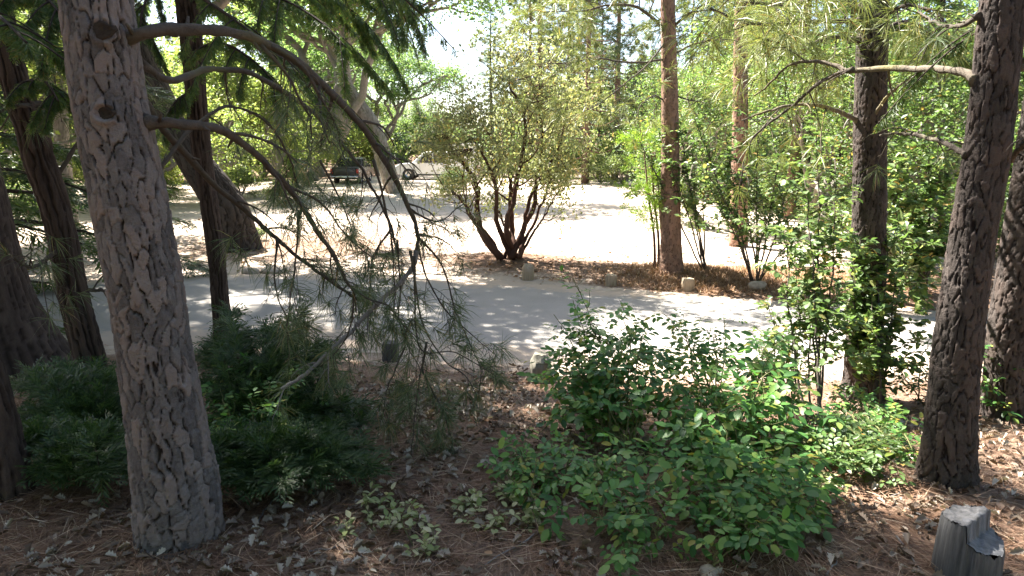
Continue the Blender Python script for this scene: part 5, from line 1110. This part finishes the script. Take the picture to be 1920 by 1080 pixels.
def white_truck():
    p = G(742, 337); t = thing('pickup_truck', 'white pickup truck with a tall white camper shell parked behind the manzanita', 'truck', (p[0], p[1] + .9, g1(p[0], p[1])), None, math.radians(-4))
    prof = [(.05, .42)] + arch(.95, .46) + arch(4.35, .46) + [(5.6, .45), (5.62, 1.05), (2.05, 1.12), (1.75, 1.14), (.35, 1.06), (.08, .9), (0, .6)]
    solid('body', prof, -.97, .97, 'white_paint', t, .02)
    solid('cab', [(1.15, 1.08), (1.95, 1.78), (2.3, 1.88), (3.35, 1.87), (3.55, 1.74), (3.6, 1.06)], -.86, .86, 'white_paint', t, .05)
    solid('camper_shell', [(3.62, 1.05), (3.62, 1.95), (3.45, 2.25), (3.6, 2.42), (5.5, 2.42), (5.62, 2.3), (5.62, 1.05)], -.95, .95, 'white_paint', t, .02)
    for y in (-.872, .852):
        for q in ([(1.55, 1.15), (2.12, 1.70), (2.58, 1.76), (2.58, 1.15)], [(2.68, 1.15), (2.68, 1.76), (3.30, 1.76), (3.46, 1.64), (3.46, 1.15)]):
            solid('window', q, y - .055, y + .075, 'glass', t, .0)
    ws = [(1.22, 1.16), (1.93, 1.775), (1.90, 1.795), (1.19, 1.18)]; solid('windscreen', ws, -.74, .74, 'glass', t, 0)
    solid('window', [(4.1, 1.55), (4.1, 2.0), (5.0, 2.0), (5.0, 1.55)], -.98, -.84, 'glass', t, 0)
    box('bumper', -.10, .06, -.92, .92, .42, .62, 'chrome', t); box('rear_bumper', 5.6, 5.72, -.9, .9, .5, .66, 'chrome', t)
    for s in (-1, 1): box('headlight', -.02, .12, s * .72 - .15, s * .72 + .15, .76, .92, 'lamp_clear', t); box('tail_light', 5.58, 5.64, s * .86 - .07, s * .86 + .07, .75, 1.0, 'tail_red', t); box('mirror', 1.75, 1.88, s * 1.04 - .09, s * 1.04 + .09, 1.15, 1.36, 'plastic', t)
    for x in (2.4, 3.25): box('door_handle', x, x + .18, -.995, -.965, 1.0, 1.04, 'chrome', t)
    box('door_seam', 2.655, 2.665, -.978, -.955, .5, 1.1, 'plastic', t); box('door_seam', 1.74, 1.75, -.978, -.955, .55, 1.1, 'plastic', t)
    box('door_seam', 3.555, 3.565, -.978, -.955, .5, 1.1, 'plastic', t)
    box('sill', 1.5, 3.8, -.975, -.90, .30, .40, 'plastic', t)
    for x in (.95, 4.35):
        for y in (-.84, .84): wheel(t, x, y, .39)
white_truck()
def dark_car():
    p = G(650, 346); t = thing('parked_car', 'dark pickup with red tail lights parked tail towards the road', 'car', (p[0] - .1, p[1], g1(p[0], p[1])), None, math.radians(90), .92)
    # local x runs from the tail (0) to the nose
    solid('body', [(.02, .50), (.30, .42)] + arch(1.0, .42) + arch(3.9, .42) + [(5.0, .45), (5.05, .95), (3.9, 1.05), (2.0, 1.06), (0.0, 1.05)], -.93, .93, 'dark_paint', t, .02)
    solid('cab', [(1.55, 1.02), (1.65, 1.62), (1.95, 1.72), (2.85, 1.70), (3.65, 1.05)], -.82, .82, 'dark_paint', t, .05)
    solid('rear_window', [(1.56, 1.15), (1.63, 1.56), (1.60, 1.57), (1.53, 1.15)], -.66, .66, 'glass', t, 0)
    for s in (-1, 1):
        solid('window', [(1.8, 1.12), (1.85, 1.58), (2.75, 1.58), (3.3, 1.12)], s * .835 - .065, s * .835 + .065, 'glass', t, 0)
        box('tail_light', -.03, .06, s * .84 - .07, s * .84 + .07, .72, .98, 'tail_red', t); box('mirror', 3.2, 3.3, s * .98 - .08, s * .98 + .08, 1.05, 1.22, 'plastic', t)
        box('headlight', 5.0, 5.07, s * .7 - .14, s * .7 + .14, .7, .85, 'lamp_clear', t)
    box('tailgate', -.02, .05, -.70, .70, .62, 1.04, 'plastic', t); box('bumper', -.12, .04, -.88, .88, .42, .56, 'chrome', t); box('number_plate', -.135, -.12, -.16, .16, .44, .54, 'white_paint', t)
    box('bed_cover', .1, 1.5, -.80, .80, 1.055, 1.10, 'plastic', t)
    for x in (1.0, 3.9):
        for y in (-.78, .78): wheel(t, x, y, .36)
dark_car()

# ------------------------------------------------------------------ litter
def litter():
    rng = np.random.default_rng(900)
    def region(n, y0, y1, wide=.95, near=True):
        y = y0 + (y1 - y0) * rng.random(n * 2) ** (1.0 if not near else 1.25); x = rng.uniform(-1, 1, n * 2) * wide * y
        return x, y
    n = 60000; x, y = region(n, 1.6, 7.2); yn = road_near(x); k = (y < yn - .05) & (rng.random(len(x)) < smooth(0, 1.0, yn - y) + .1); x, y = x[k][:n], y[k][:n]; q = len(x)
    P = np.stack([x, y, gh(x, y) + rng.uniform(.002, .030, q)], 1); cl = fbm(x * 2, y * 2, seed=77) * 9; a = cl + rng.normal(0, .8, q); D = np.stack([np.cos(a), np.sin(a), rng.normal(0, .16, q)], 1)
    nd = leaf_from_outline([0, .5, 1], [.009, .010, .004], 0, .15); V, F = scatter(nd[0], nd[1], P, D, nrm(rng.normal(0, .4, (q, 3)) + [0, 0, 1]), rng.uniform(.09, .19, q)); ob('needle_litter', mesh_np('needle_litter', V, F, M['dry_needle']), kind='stuff')
    # countable leaves close by
    pick = []; GL = 'fallen leaves on the needle litter'
    c = rng.random((4000, 2)); xs = (c[:, 0] * 2 - 1) * 3.6; ys = 1.9 + 3.4 * c[:, 1]
    w = fbm(xs * 1.1, ys * 1.1, seed=31); ok = (w > .47) & (np.abs(xs) < .78 * ys + .1) & (ys < road_near(xs) - .6); xs, ys = xs[ok][:270], ys[ok][:270]
    mes = [leaf_mesh('oakdry', 'dry_leaf'), leaf_mesh('oak', 'dry_leaf'), leaf_mesh('ovate2', 'dry_leaf'), leaf_mesh('oak', 'orange_leaf'), leaf_mesh('ovate', 'orange_leaf')]
    for i, (a, b) in enumerate(zip(xs, ys)):
        nz = rng.normal(0, .3, 3) + [0, 0, 1]; ang = rng.uniform(0, 6.28); d = np.array([math.cos(ang), math.sin(ang), rng.normal(0, .15)])
        o = put_leaf(mes[i % 5], (a, b, g1(a, b) + .014), d, nrm(nz), rng.uniform(.035, .075), None, 'fallen_leaf')
        o['label'] = 'dry pale fallen leaf lying on the brown needle litter of the bank'; o['category'] = 'leaf'; o['group'] = GL
    # leaves further off and on the far side
    def chips(name, n, cond, mat, s0, s1, base=OVATE2, reg=None):
        X, Y = reg(n); k = cond(X, Y); X, Y = X[k], Y[k]; q = len(X); P = np.stack([X, Y, gh(X, Y) + .012 + rng.uniform(0, .01, q)], 1)
        a = rng.uniform(0, 6.28, q); V, F = scatter(base[0], base[1], P, np.stack([np.cos(a), np.sin(a), rng.normal(0, .2, q)], 1), nrm(rng.normal(0, .45, (q, 3)) + [0, 0, 1]), rng.uniform(s0, s1, q)); ob(name, mesh_np(name, V, F, M[mat]), kind='stuff')
    chips('leaf_litter', 9500, lambda X, Y: (Y < road_near(X) - .1) & (rng.random(len(X)) < .3 + .7 * (fbm(X * 1.2, Y * 1.2, seed=33) > .48)), 'dry_leaf', .03, .065, OAKDRY, lambda n: region(n // 2, 1.8, 7.2))
    def far_reg(n): return rng.uniform(-16, 17, n), rng.uniform(9.5, 24, n)
    def far_cond(X, Y):
        def bl(cx, cy, rx, ry): return np.exp(-((X - cx) / rx) ** 2 - ((Y - cy) / ry) ** 2)
        d = .8 * bl(.2, 13.6, 1.9, 1.4) + 1.0 * bl(3.6, 12.0, 2.4, 1.5) + .9 * bl(8, 11.5, 4, 2.4) + .5 * bl(-5.5, 15.5, 5, 4) + .03
        return (Y > road_far(X) + .05) & (rng.random(len(X)) < d)
    chips('leaf_drift', 2600, lambda X, Y: (Y < road_near(X) - .2) & (rng.random(len(X)) < .2 + .8 * (fbm(X * 2.5, Y * 2.5, seed=35) > .45)), 'dry_leaf', .035, .075, OAKDRY, lambda n: (rng.normal(-.45, .65, n), rng.normal(4.9, .75, n)))
    chips('far_leaf_litter', 34000, far_cond, 'orange_leaf', .05, .11, KITE, far_reg)
    chips('road_leaves', 5200, lambda X, Y: (Y > road_near(X)) & (Y < road_far(X)) & (rng.random(len(X)) < .15 + .7 * smooth(.8, 0, np.minimum(Y - road_near(X), road_far(X) - Y))), 'orange_leaf', .04, .07, KITE, lambda n: (rng.uniform(-10, 10, n), rng.uniform(6, 14, n)))
    # dry grass at the straight pine
    q = 5200; X = rng.normal(4.3, 1.4, q); Y = rng.normal(11.6, .55, q); X = np.concatenate([X, rng.normal(3.0, .4, 800)]); Y = np.concatenate([Y, rng.normal(12.3, .3, 800)]); k = (Y > road_far(X) + .15); X, Y = X[k], Y[k]; q = len(X)
    P = np.stack([X, Y, gh(X, Y)], 1); V, F = needle_tufts(P, np.tile([0, 0, 1.], (q, 1)) + rng.normal(0, .4, (q, 3)), rng.uniform(.08, .22, q), 3, .006, rng, .5, .8, 0); ob('dry_grass', mesh_np('dry_grass', V, F, M['orange_leaf']), kind='stuff')
    # fallen twigs
    for i in range(26):
        y = rng.uniform(2.2, 5.2); x = rng.uniform(-.75, .75) * y; a = rng.uniform(0, 6.28); l = rng.uniform(.12, .4); s = np.linspace(0, 1, 9)
        P = np.stack([x + np.cos(a) * s * l, y + np.sin(a) * s * l, 0 * s], 1); P[:, :2] += np.cumsum(rng.normal(0, .008, (9, 2)), 0); P[:, 2] = gh(P[:, 0], P[:, 1]) + .012
        mb = MB(); mb.add(*tube(P - P[0], np.linspace(.005, .002, 9), 6)); o = ob('fallen_twig', mb.mesh('fallen_twig', M['grey_twig'], True), None, P[0], 'thin grey fallen twig lying on the needle litter of the bank', 'twig', 'fallen twigs on the needle litter')
litter()
